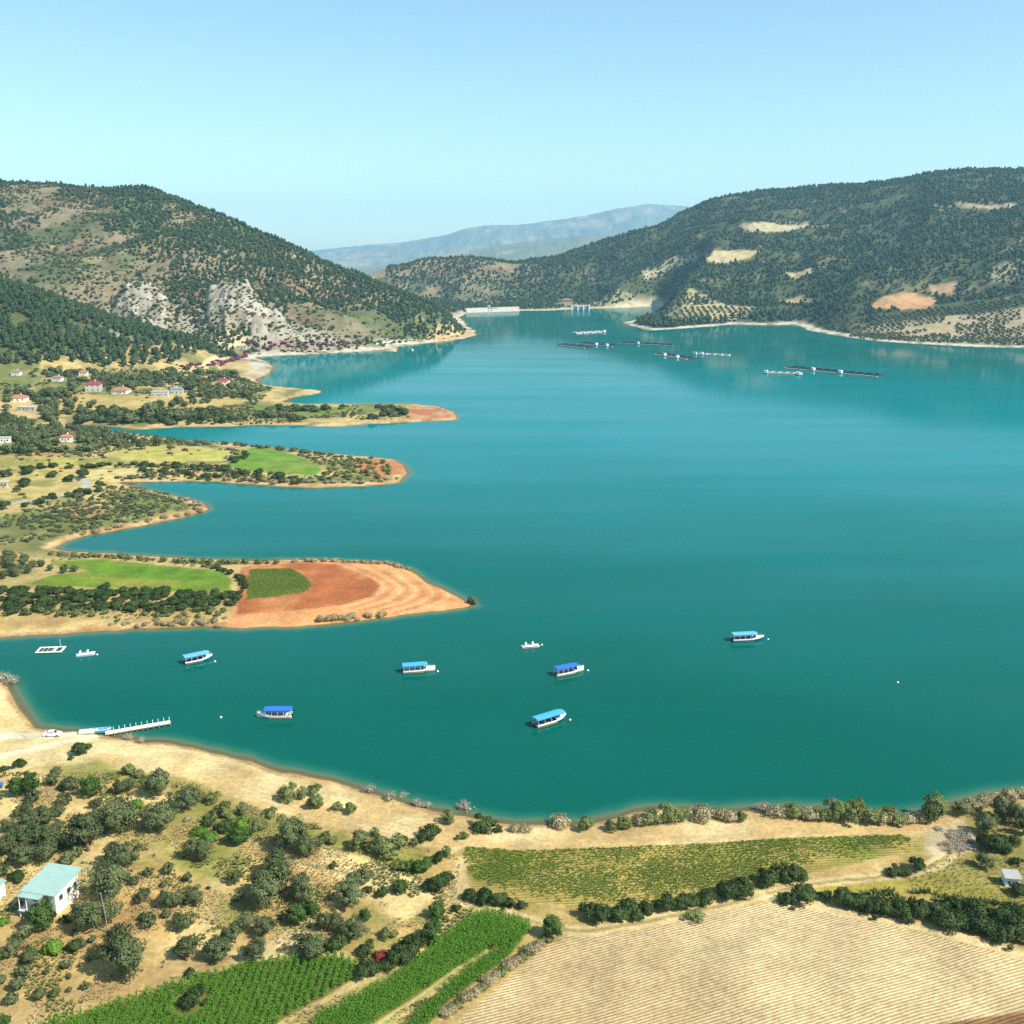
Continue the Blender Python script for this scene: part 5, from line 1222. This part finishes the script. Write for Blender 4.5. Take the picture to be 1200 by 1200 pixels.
# second peninsula
put('scrub_bush', spread_pts([(0, 612), (60, 596), (110, 588), (140, 582), (190, 590), (215, 596), (150, 606), (90, 615), (30, 628), (0, 632)], 5.2, 9, keep=lambda x, y: fbm(x / 15, y / 15, 3, 200) > -0.1), (2.2, 4.2),
    'low green bush on the scrubby second peninsula', 'scrub on the second peninsula', .55)
put_line('dry_shrub', along_pts([(150, 574), (200, 583), (232, 592), (236, 599), (200, 606), (140, 617), (90, 627)], 4.5, 10, 1.6), (2.5, 4.5), 'on the rim of the second peninsula', 'dry rim shrubs of the second peninsula')
cluster('beside the grey road on the second peninsula', [('B', 62, 560, 13), ('B', 82, 565, 14), ('B', 30, 571, 17), ('B', 97, 561, 16), ('B', 117, 571, 10), ('B', 63, 585, 11), ('B', 82, 583, 11), ('B', 93, 580, 13), ('B', 104, 580, 12), ('B', 116, 577, 9), ('B', 48, 591, 17),
        ('B', 30, 595, 10), ('B', 5, 598, 15), ('B', 6, 560, 14), ('B', 33, 556, 18), ('B', 20, 577, 9)], 'bushes by the road')
cluster('on the yellow field of the third peninsula', [('O', 170, 527, 17), ('O', 186, 523, 16), ('O', 200, 528, 9), ('O', 158, 520, 13)], 'trees on the yellow field')
# third peninsula hedges
put_line('bush', along_pts([(40, 549), (100, 548), (150, 544), (200, 548), (265, 553), (300, 557), (345, 563)], 4.2, 11, 2.0), (4.0, 6.5), 'in the long hedge across the third peninsula', 'long hedge on the third peninsula', .8)
put_line('bush', along_pts([(160, 552), (220, 556), (300, 562), (360, 566)], 4.2, 12, 2.2), (4.0, 6.0), 'on the near side of the long hedge', 'near side of the long hedge', .7)
put_line('scrub_bush', along_pts([(265, 521), (300, 524), (345, 529), (390, 534)], 4.5, 13, 1.2), (3.5, 5.5), 'on the far rim of the third peninsula', 'far rim bushes of the third peninsula', .8)
put('pale_shrub', spread_pts([(380, 545), (400, 538), (440, 540), (465, 548), (460, 562), (400, 566), (370, 562)], 7.0, 14), (3.0, 5.0), 'pale shrub on the sandy tip of the third peninsula', 'tip shrubs of the third peninsula', .8)
put_line('dry_shrub', along_pts([(260, 562), (330, 566), (420, 567), (470, 562)], 4.4, 15, 1.0), (3.0, 4.6), 'on the near waterline of the third peninsula', 'dry rim shrubs of the third peninsula')
put('bush', spread_pts([(270, 537), (290, 530), (292, 537), (275, 545)], 4.5, 16), (3.5, 5.0), 'bush at the corner of the bright green field', 'bushes at the bright green field', .8)

def hsh(x, y): return _hash(np.floor(x * 7.3), np.floor(y * 5.9), 99)
def off_fields(x, y):
    ok = np.ones(len(x), bool)
    for k in ('meadow', 'red_soil_field'):
        for W in LC[k]:
            if W[:, 1].mean() < 900: ok &= poly_sdf(x, y, np.asarray(W)) < 0
    return ok
# ------------------------------------------------------------------ woods and far groves: too many to count, each one mass
def stuff_wood(name, pts, kinds, sr, label, cat, seed, zs=(0.85, 1.2), wts=None):
    x, y = pts; m0 = clear_of_houses(x, y); x, y = x[m0], y[m0]; n = len(x); r = np.random.default_rng(seed); 0
    if n == 0: return
    z = gh(x, y) - 0.1
    srcs = []
    for kd in kinds:
        for k in range(len(KIND[kd]['mesh'])):
            if (kd, k) in SRC: srcs.append(SRC[(kd, k)])
    me = bpy.data.meshes.new(name); me.vertices.add(n); me.vertices.foreach_set('co', np.stack([x, y, z], 1).astype(np.float32).ravel())
    s = r.uniform(sr[0], sr[1], n)
    sv = np.stack([s * r.uniform(.9, 1.1, n), s * r.uniform(.9, 1.1, n), s * r.uniform(zs[0], zs[1], n)], 1)
    me.attributes.new('scl', 'FLOAT_VECTOR', 'POINT').data.foreach_set('vector', sv.astype(np.float32).ravel())
    me.attributes.new('rot', 'FLOAT', 'POINT').data.foreach_set('value', (r.random(n) * 6.283).astype(np.float32))
    me.attributes.new('idx', 'INT', 'POINT').data.foreach_set('value', r.integers(0, len(srcs), n).astype(np.int32))
    o = link(name, me); tag(o, label, cat, kind='stuff')
    ng = bpy.data.node_groups.new(name, 'GeometryNodeTree')
    ng.interface.new_socket('Geometry', in_out='INPUT', socket_type='NodeSocketGeometry'); ng.interface.new_socket('Geometry', in_out='OUTPUT', socket_type='NodeSocketGeometry')
    N = ng.nodes; Lk = ng.links
    gi = N.new('NodeGroupInput'); go = N.new('NodeGroupOutput'); jn = N.new('GeometryNodeJoinGeometry')
    def attr(nm_, ty):
        a_ = N.new('GeometryNodeInputNamedAttribute'); a_.data_type = ty; a_.inputs[0].default_value = nm_; return a_.outputs[0]
    ai, ar, as_ = attr('idx', 'INT'), attr('rot', 'FLOAT'), attr('scl', 'FLOAT_VECTOR')
    cx = N.new('ShaderNodeCombineXYZ'); Lk.new(ar, cx.inputs[2])
    for k, so in enumerate(srcs):
        cp = N.new('FunctionNodeCompare'); cp.data_type = 'INT'; cp.operation = 'EQUAL'; Lk.new(ai, cp.inputs[2]); cp.inputs[3].default_value = k
        ip = N.new('GeometryNodeInstanceOnPoints'); oi = N.new('GeometryNodeObjectInfo'); oi.inputs['Object'].default_value = so; oi.transform_space = 'ORIGINAL'
        Lk.new(gi.outputs[0], ip.inputs['Points']); Lk.new(cp.outputs[0], ip.inputs['Selection']); Lk.new(oi.outputs['Geometry'], ip.inputs['Instance'])
        Lk.new(cx.outputs[0], ip.inputs['Rotation']); Lk.new(as_, ip.inputs['Scale']); Lk.new(ip.outputs[0], jn.inputs[0])
    Lk.new(jn.outputs[0], go.inputs[0])
    md = o.modifiers.new('scatter', 'NODES'); md.node_group = ng
    return o
def polys_px(Ps): return [np.array(gpoly(P)) for P in Ps]
def outside(Ps, pad=0.0):
    Ws = polys_px(Ps)
    def f(x, y):
        ok = np.ones(len(x), bool)
        for W in Ws: ok &= poly_sdf(x, y, W) < -pad
        return ok
    return f
# the nearest pines on the knoll stand as single trees; they also lend their shape to the woods behind
knoll_near = spread_pts([(0, 432), (60, 428), (130, 432), (200, 428), (254, 418), (252, 404), (200, 400), (130, 405), (60, 400), (0, 398)], 9.5, 20)
sel = np.argsort(knoll_near[1])[:210]; kn = (knoll_near[0][sel], knoll_near[1][sel])
ev = np.arange(len(kn[0])) % 3 > 0
put('pine_tree', (kn[0][ev], kn[1][ev]), (5.0, 7.4), 'pointed pine at the foot of the dark wood on the knoll', 'pines at the foot of the knoll', 1.1)
put('round_pine', (kn[0][~ev], kn[1][~ev]), (5.0, 7.4), 'round-headed pine at the foot of the dark wood on the knoll', 'pines at the foot of the knoll', 1.1)
rest = np.argsort(knoll_near[1])[210:]
ky = spread_pts([(-120, 440), (0, 405), (60, 402), (130, 405), (200, 400), (254, 404), (256, 414), (230, 402), (180, 388), (130, 374), (60, 347), (0, 330), (-120, 312)], 6.4, 21,
                keep=lambda x, y: fbm(x / 50, y / 50, 3, 210) > -0.5)
stuff_wood('pine_wood', (np.concatenate([knoll_near[0][rest], ky[0]]), np.concatenate([knoll_near[1][rest], ky[1]])), ['pine_tree', 'round_pine'], (0.75, 1.15), 'dense dark pine wood covering the knoll left of the cliffs', 'wood', 22)
# village trees, a few as individuals, the rest as one grove
vill = spread_pts([(0, 440), (60, 433), (130, 436), (200, 432), (260, 436), (310, 452), (300, 470), (200, 480), (60, 490), (0, 500)], 8.5, 23, keep=lambda x, y: fbm(x / 38, y / 38, 3, 220) > -0.08)
o_ = np.argsort(vill[1])[:150]; 
put('far_olive', (vill[0][o_], vill[1][o_]), (4.5, 8.0), 'olive tree among the houses on the left bank', 'trees among the left bank houses')
o_ = np.argsort(vill[1])[150:]
stuff_wood('olive_grove', (vill[0][o_], vill[1][o_]), ['far_olive', 'scrub_bush'], (0.7, 1.5), 'grey-green groves between the houses on the left bank', 'grove', 24)
g2 = spread_pts([(0, 498), (60, 498), (100, 505), (150, 510), (150, 524), (110, 530), (0, 534)], 8.0, 25, keep=lambda x, y: fbm(x / 40, y / 40, 3, 221) > -0.3)
put('far_olive', (g2[0], g2[1]), (4.5, 7.0), 'olive tree in the grove left of the yellow field', 'olive grove left of the yellow field')
p4 = spread_pts([(200, 484), (290, 478), (380, 478), (470, 478), (480, 487), (430, 493), (330, 494), (200, 498)], 7.2, 26, keep=lambda x, y: fbm(x / 30, y / 30, 3, 222) > -0.1)
stuff_wood('green_scrub', p4, ['scrub_bush', 'bush'], (0.9, 1.9), 'dark green scrub on the fourth narrow peninsula', 'scrub', 27, (.7, 1.0))
lb = spread_pts([(0, 480), (40, 480), (120, 482), (200, 482), (250, 490), (200, 498), (110, 496), (60, 495), (0, 500)], 7.0, 28, keep=lambda x, y: fbm(x / 30, y / 30, 3, 223) > -0.2)
stuff_wood('bank_scrub', lb, ['scrub_bush', 'far_olive', 'bush'], (1.0, 2.1), 'dark scrub along the bank of the narrow inlet', 'scrub', 29)
msc = spread_pts([(0, 640), (0, 535), (140, 545), (260, 545), (300, 560), (140, 562), (110, 575), (100, 585), (0, 640)], 9.0, 30, keep=lambda x, y: (fbm(x / 18, y / 18, 3, 224) > 0.1) & off_fields(x, y))
stuff_wood('mixed_scrub', msc, ['scrub_bush', 'pale_shrub'], (0.7, 1.3), 'low mixed scrub between the peninsula roots', 'scrub', 31, (.6, .9))
put_line('oleander', along_pts([(212, 430), (245, 429), (268, 424), (284, 419), (290, 411)], 4.5, 32, 2.0), (3.2, 6.0), 'along the road to the cliffs', 'magenta shrubs along the road', 1.0)
ol = along_pts([(285, 405), (320, 406), (360, 405), (400, 403), (425, 403)], 3.0, 33, 3.0)
stuff_wood('oleander_hedge', ol, ['oleander'], (0.8, 1.5), 'magenta flowering hedge along the far shore road', 'hedge', 34)
msc2 = spread_pts([(0, 640), (0, 440), (130, 432), (260, 432), (320, 455), (300, 475), (470, 476), (500, 490), (300, 498), (100, 500), (300, 524), (470, 542), (470, 562), (300, 566), (140, 564), (240, 594), (100, 625)], 3.6, 35,
                 keep=lambda x, y: (fbm(x / 26, y / 26, 4, 226) > -0.05) & (gd(x, y) > 1.5) & (off_fields(x, y) | ((hsh(x, y) < 0.10) & (x / y < -0.31))))
stuff_wood('low_scrub', msc2, ['pale_shrub', 'scrub_bush'], (0.3, 0.75), 'fine low scrub dotted over the left bank and peninsulas', 'scrub', 36, (.6, .9))
msc3 = spread_pts([(0, 730), (0, 646), (60, 648), (300, 658), (292, 664), (262, 667), (110, 654), (40, 660), (40, 690), (170, 696), (284, 697), (284, 716), (260, 730), (100, 734)], 2.4, 37, keep=lambda x, y: (fbm(x / 12, y / 12, 4, 227) > 0.05) & (gd(x, y) > 1.2))
stuff_wood('rim_scrub', msc3, ['pale_shrub', 'dry_shrub'], (0.3, 0.7), 'fine low scrub on the rims of the first peninsula', 'scrub', 38, (.6, .9))
cg_ = spread_pts([(120, 395), (125, 350), (165, 330), (215, 350), (232, 380), (240, 345), (265, 334), (310, 345), (355, 385), (420, 400), (400, 407), (250, 400)], 5.0, 39, keep=lambda x, y: hsh(x, y) < 0.42 + fbm(x / 16, y / 16, 3, 228))
stuff_wood('crag_scrub', cg_, ['scrub_bush'], (0.3, 0.85), 'dark shrubs growing in the joints of the pale cliffs', 'scrub', 390, (.6, .9))
# big hillsides
CLEAR_R = [[(866, 266), (900, 261), (945, 260), (970, 265), (930, 270), (880, 272)], [(1080, 242), (1130, 238), (1190, 238), (1190, 243), (1130, 244)],
           [(826, 300), (842, 294), (896, 291), (880, 303), (850, 308), (828, 306)],
           [(920, 318), (950, 315), (952, 322), (925, 325)], [(762, 374), (850, 357), (888, 360), (870, 374), (800, 380)], [(910, 352), (940, 345), (958, 351), (930, 356)],
           [(1016, 361), (1045, 345), (1070, 343), (1098, 350), (1092, 361), (1050, 363)], [(1090, 334), (1120, 330), (1118, 346), (1092, 345)],
           [(985, 397), (1030, 370), (1060, 364), (1130, 355), (1290, 350), (1290, 412), (1100, 406)]]
def wpoly(y0, y1, t0, t1): return [(t0 * y0, y0), (t1 * y0, y0), (t1 * y1, y1), (t0 * y1, y1)]
def hidden(x, y):                              # keep only what can be seen from about the camera's height
    z = gh(x, y) + 6; ok = np.ones(len(x), bool)
    for q in np.linspace(0.5, 0.985, 26):
        ok &= gh(x * q, y * q) < H + (z - H) * q + 10
    return ok
clr = outside(CLEAR_R, 2.0)
rw = spread_pts(wpoly(1400, 3350, -0.12, 0.60), 8.2, 40, px=False, keep=lambda x, y: (gd(x, y) > 26) & (x / y > -0.13) & ~((y < 1900) & (x / y < 0.06)) & (hsh(x, y) < 0.86 + 1.3 * fbm(x / 70, y / 70, 4, 230) + 0.7 * fbm(x / 22, y / 22, 3, 231)) & clr(x, y))
m_ = hidden(*rw); rw = (rw[0][m_], rw[1][m_])
stuff_wood('hill_forest', rw, ['pine_tree', 'round_pine', 'scrub_bush'], (0.5, 1.35), 'continuous dark pine forest over the right hand hill', 'forest', 41, (.75, 1.05))
lw = spread_pts(wpoly(1230, 2150, -0.62, -0.03), 7.6, 42, px=False, keep=lambda x, y: (gd(x, y) > 22) & (_lookup(GCRAG, x, y) < 0.3) & (fbm(x / 90, y / 90, 4, 240) + 0.9 * sstep(-0.42, -0.22, x / y) * sstep(1400, 1700, y) - 0.12 > -0.05 + 0.25 * fbm(x / 25, y / 25, 3, 241)))
m_ = hidden(*lw); lw = (lw[0][m_], lw[1][m_])
stuff_wood('left_hill_pines', lw, ['pine_tree', 'round_pine'], (0.45, 1.05), 'bands of pine wood running down the left hill', 'forest', 43, (.8, 1.1))
ls_ = spread_pts(wpoly(1230, 2150, -0.62, -0.03), 6.0, 44, px=False, keep=lambda x, y: (gd(x, y) > 14) & (hsh(x, y) < 0.62 + 1.4 * fbm(x / 35, y / 35, 4, 250)))
m_ = hidden(*ls_); ls_ = (ls_[0][m_], ls_[1][m_])
stuff_wood('left_hill_scrub', ls_, ['scrub_bush', 'far_olive'], (0.3, 1.15), 'round scrub bushes dotted over the tan left hill', 'scrub', 45, (.7, 1.0))
ro = spread_pts([(985, 397), (1030, 372), (1060, 366), (1130, 358), (1290, 352), (1290, 408), (1100, 402)], 9.0, 46, jitter=.35, keep=lambda x, y: fbm(x / 50, y / 50, 3, 260) > -0.3)
stuff_wood('far_orchard', ro, ['far_olive'], (0.55, 1.0), 'olive orchard rows above the right hand shore', 'orchard', 47)
ro2 = spread_pts([(765, 374), (850, 359), (886, 362), (870, 372), (800, 378)], 11.0, 48, jitter=.2)
stuff_wood('headland_orchard', ro2, ['far_olive'], (0.7, 1.1), 'orchard rows on the low right headland', 'orchard', 49)
hs_ = spread_pts([(738, 381), (760, 372), (790, 378), (860, 372), (930, 368), (932, 376), (860, 377), (800, 383), (760, 385)], 9, 50, keep=lambda x, y: gd(x, y) > 16)
stuff_wood('headland_scrub', hs_, ['scrub_bush', 'pine_tree'], (0.9, 1.5), 'green scrub on the rim of the right headland', 'scrub', 51)

# ------------------------------------------------------------------ crops and grass (uncountable)
def blades_template(kind, r):
    V_, Q_ = [], []
    def strip(p, q):
        b = len(V_); n = len(p)
        for a_, c_ in zip(p, q): V_.append(a_); V_.append(c_)
        for i in range(n - 1): Q_.append((b + 2 * i, b + 2 * i + 1, b + 2 * i + 3, b + 2 * i + 2))
    if kind == 'maize':
        for k in range(8):
            an = k * 2.4 + r.random(); z0 = 0.35 + 0.17 * k; L = 0.58 - 0.02 * k; wd = 0.06
            ca, sa = math.cos(an), math.sin(an); nx, ny = -sa * wd, ca * wd
            pts = [(0, 0, z0), (ca * L * .45, sa * L * .45, z0 + .38), (ca * L, sa * L, z0 + .18)]
            strip([(x + nx, y + ny, z) for x, y, z in pts], [(x - nx, y - ny, z) for x, y, z in pts])
        strip([(.03, 0, 0), (.02, 0, 1.9)], [(-.03, 0, 0), (-.02, 0, 1.9)])
    else:
        n, L, hh, wd = dict(bean=(9, .32, .36, .09), grass=(9, .22, .34, .03), weed=(10, .25, .30, .06))[kind]
        for k in range(n):
            an = r.random() * 6.283; ca, sa = math.cos(an), math.sin(an); l = L * r.uniform(.5, 1.1); h_ = hh * r.uniform(.6, 1.2)
            nx, ny = -sa * wd, ca * wd
            strip([(ca * l * .2 + nx, sa * l * .2 + ny, h_ * .1), (ca * l + nx, sa * l + ny, h_)], [(ca * l * .2 - nx, sa * l * .2 - ny, h_ * .1), (ca * l - nx, sa * l - ny, h_)])
    return np.array(V_), np.array(Q_)
def crop(name, kind, x, y, sr, mat, label, cat, seed):
    r = np.random.default_rng(seed); rr = random.Random(seed)
    z = gh(x, y); n = len(x); Vs, Qs = [], []; off = 0
    tv = [blades_template(kind, rr) for _ in range(4)]
    pick = r.integers(0, 4, n)
    for k, (tv_, tq_) in enumerate(tv):
        ii = np.nonzero(pick == k)[0]; m__ = len(ii)
        if not m__: continue
        an = r.random(m__) * 6.283; s = r.uniform(sr[0], sr[1], m__)
        ca, sa = np.cos(an)[:, None], np.sin(an)[:, None]
        vx = (tv_[None, :, 0] * ca - tv_[None, :, 1] * sa) * s[:, None] + x[ii][:, None]
        vy = (tv_[None, :, 0] * sa + tv_[None, :, 1] * ca) * s[:, None] + y[ii][:, None]
        vz = tv_[None, :, 2] * s[:, None] + z[ii][:, None]
        Vs.append(np.stack([vx, vy, vz], -1).reshape(-1, 3)); Qs.append((tq_[None] + (np.arange(m__) * len(tv_))[:, None, None]).reshape(-1, 4) + off)
        off += m__ * len(tv_)
    me = quads_mesh(name, np.concatenate(Vs), np.concatenate(Qs)); o = link(name, me, None, mat)
    tag(o, label, cat, kind='stuff'); return o
def rows(W, ang, row, step, seed, jit=.12, drop=None):
    r = np.random.default_rng(seed); W = np.asarray(W); c = W.mean(0); ca, sa = math.cos(ang), math.sin(ang)
    R = np.hypot(*(W - c).T).max()
    a_, b_ = np.meshgrid(np.arange(-R, R, step), np.arange(-R, R, row)); a_ = a_.ravel(); b_ = b_.ravel()
    a_ = a_ + r.normal(size=a_.size) * step * .3; b_ = b_ + r.normal(size=b_.size) * row * jit
    x = c[0] + a_ * ca - b_ * sa; y = c[1] + a_ * sa + b_ * ca
    ok = poly_sdf(x, y, W) + fbm(x / 2, y / 2, 2, seed) * .4 > 0
    if drop is not None: ok &= drop(x, y, r)
    return x[ok], y[ok]
hole = ground(224, 1178); BE_ = np.array(gpoly([(541, 1018), (560, 1042), (590, 1054), (640, 1059), (700, 1062), (800, 1054), (880, 1043), (930, 1027), (1000, 1012), (1072, 996), (1080, 980)]))
mxa = rows(W_MA, wdir((240, 1198), (262, 1150)), 1.2, 0.26, 60, drop=lambda x, y, r: (np.hypot(x - hole[0], (y - hole[1])) > 2.9) & (r.random(len(x)) < 0.55 + 0.8 * fbm(x / 9, y / 9, 3, 300) + 0.45))
crop('maize_crop', 'maize', *mxa, (0.65, 0.98), 'maize', 'tall green maize crop in the left strip with visible rows', 'maize', 61)
mxb = rows(W_MB1, wdir((400, 1185), (540, 1085)), 0.85, 0.30, 62)
crop('maize_crop', 'maize', *mxb, (0.65, 1.0), 'maize', 'tall bright green maize crop in the middle strip beside the dirt lane', 'maize', 63)
mxc = rows(W_MB2, wdir((400, 1185), (540, 1085)), 0.70, 0.34, 64)
crop('maize_crop', 'maize', *mxc, (0.7, 1.05), 'maize', 'narrow maize strip next to the dry hedge', 'maize', 65)
bn = rows(W_BEAN, wdir((600, 1030), (900, 1012)), 0.50, 0.36, 66, .2, drop=lambda x, y, r: r.random(len(x)) < 0.85 + 0.9 * fbm(x / 7, y / 7, 4, 301) + 0.5 * fbm(x / 25, y / 25, 2, 302) - 0.9 * (1 - sstep(0.0, 6.0, y - np.interp(x, BE_[:, 0], BE_[:, 1]))))
crop('low_crop', 'bean', *bn, (0.45, 0.8), 'beans', 'low patchy green crop beside the near sandy strip', 'crop', 67)
bn2 = rows(W_P1B, wdir((300, 690), (350, 684)), 0.7, 0.6, 68, .1)
crop('low_crop', 'bean', *bn2, (0.55, 0.9), 'beans', 'low green crop on the red soil of the first peninsula', 'crop', 69)
gr_ = spread_pts([(-20, 905), (150, 905), (230, 920), (330, 958), (430, 980), (540, 1005), (535, 1050), (620, 1080), (560, 1130), (500, 1200), (300, 1210), (-20, 1215)], 0.62, 70,
                 keep=lambda x, y: (fbm(x / 6, y / 6, 3, 303) > -0.05))
ok = np.ones(len(gr_[0]), bool)
for W in (W_MA, W_MB1, W_MB2): ok &= poly_sdf(gr_[0], gr_[1], W) < -0.3
gr_ = (gr_[0][ok], gr_[1][ok]); half = fbm(gr_[0] / 9, gr_[1] / 9, 3, 304) > 0.12
crop('dry_grass', 'grass', gr_[0][~half], gr_[1][~half], (0.6, 1.5), 'drygrass', 'straw-coloured dry grass tufts over the orchard ground', 'grass', 71)
crop('green_weeds', 'weed', gr_[0][half], gr_[1][half], (0.6, 1.6), 'weed', 'scattered green weeds over the orchard ground', 'weeds', 72)
wd_ = spread_pts([(985, 1052), (1060, 1042), (1100, 1048), (1200, 1062), (1200, 1080), (1100, 1075), (1000, 1062)], 0.8, 73, keep=lambda x, y: fbm(x / 5, y / 5, 3, 305) > -.1)
crop('tall_weeds', 'weed', *wd_, (1.5, 3.2), 'weed', 'yellow-green weeds behind the dark hedge by the shed', 'weeds', 74)
wd2 = spread_pts([(1060, 1024), (1120, 1000), (1200, 1005), (1200, 1062), (1075, 1050)], 1.0, 75)
crop('meadow_grass', 'grass', *wd2, (0.6, 1.4), 'weed', 'thin yellow grass around the small shed', 'grass', 76)
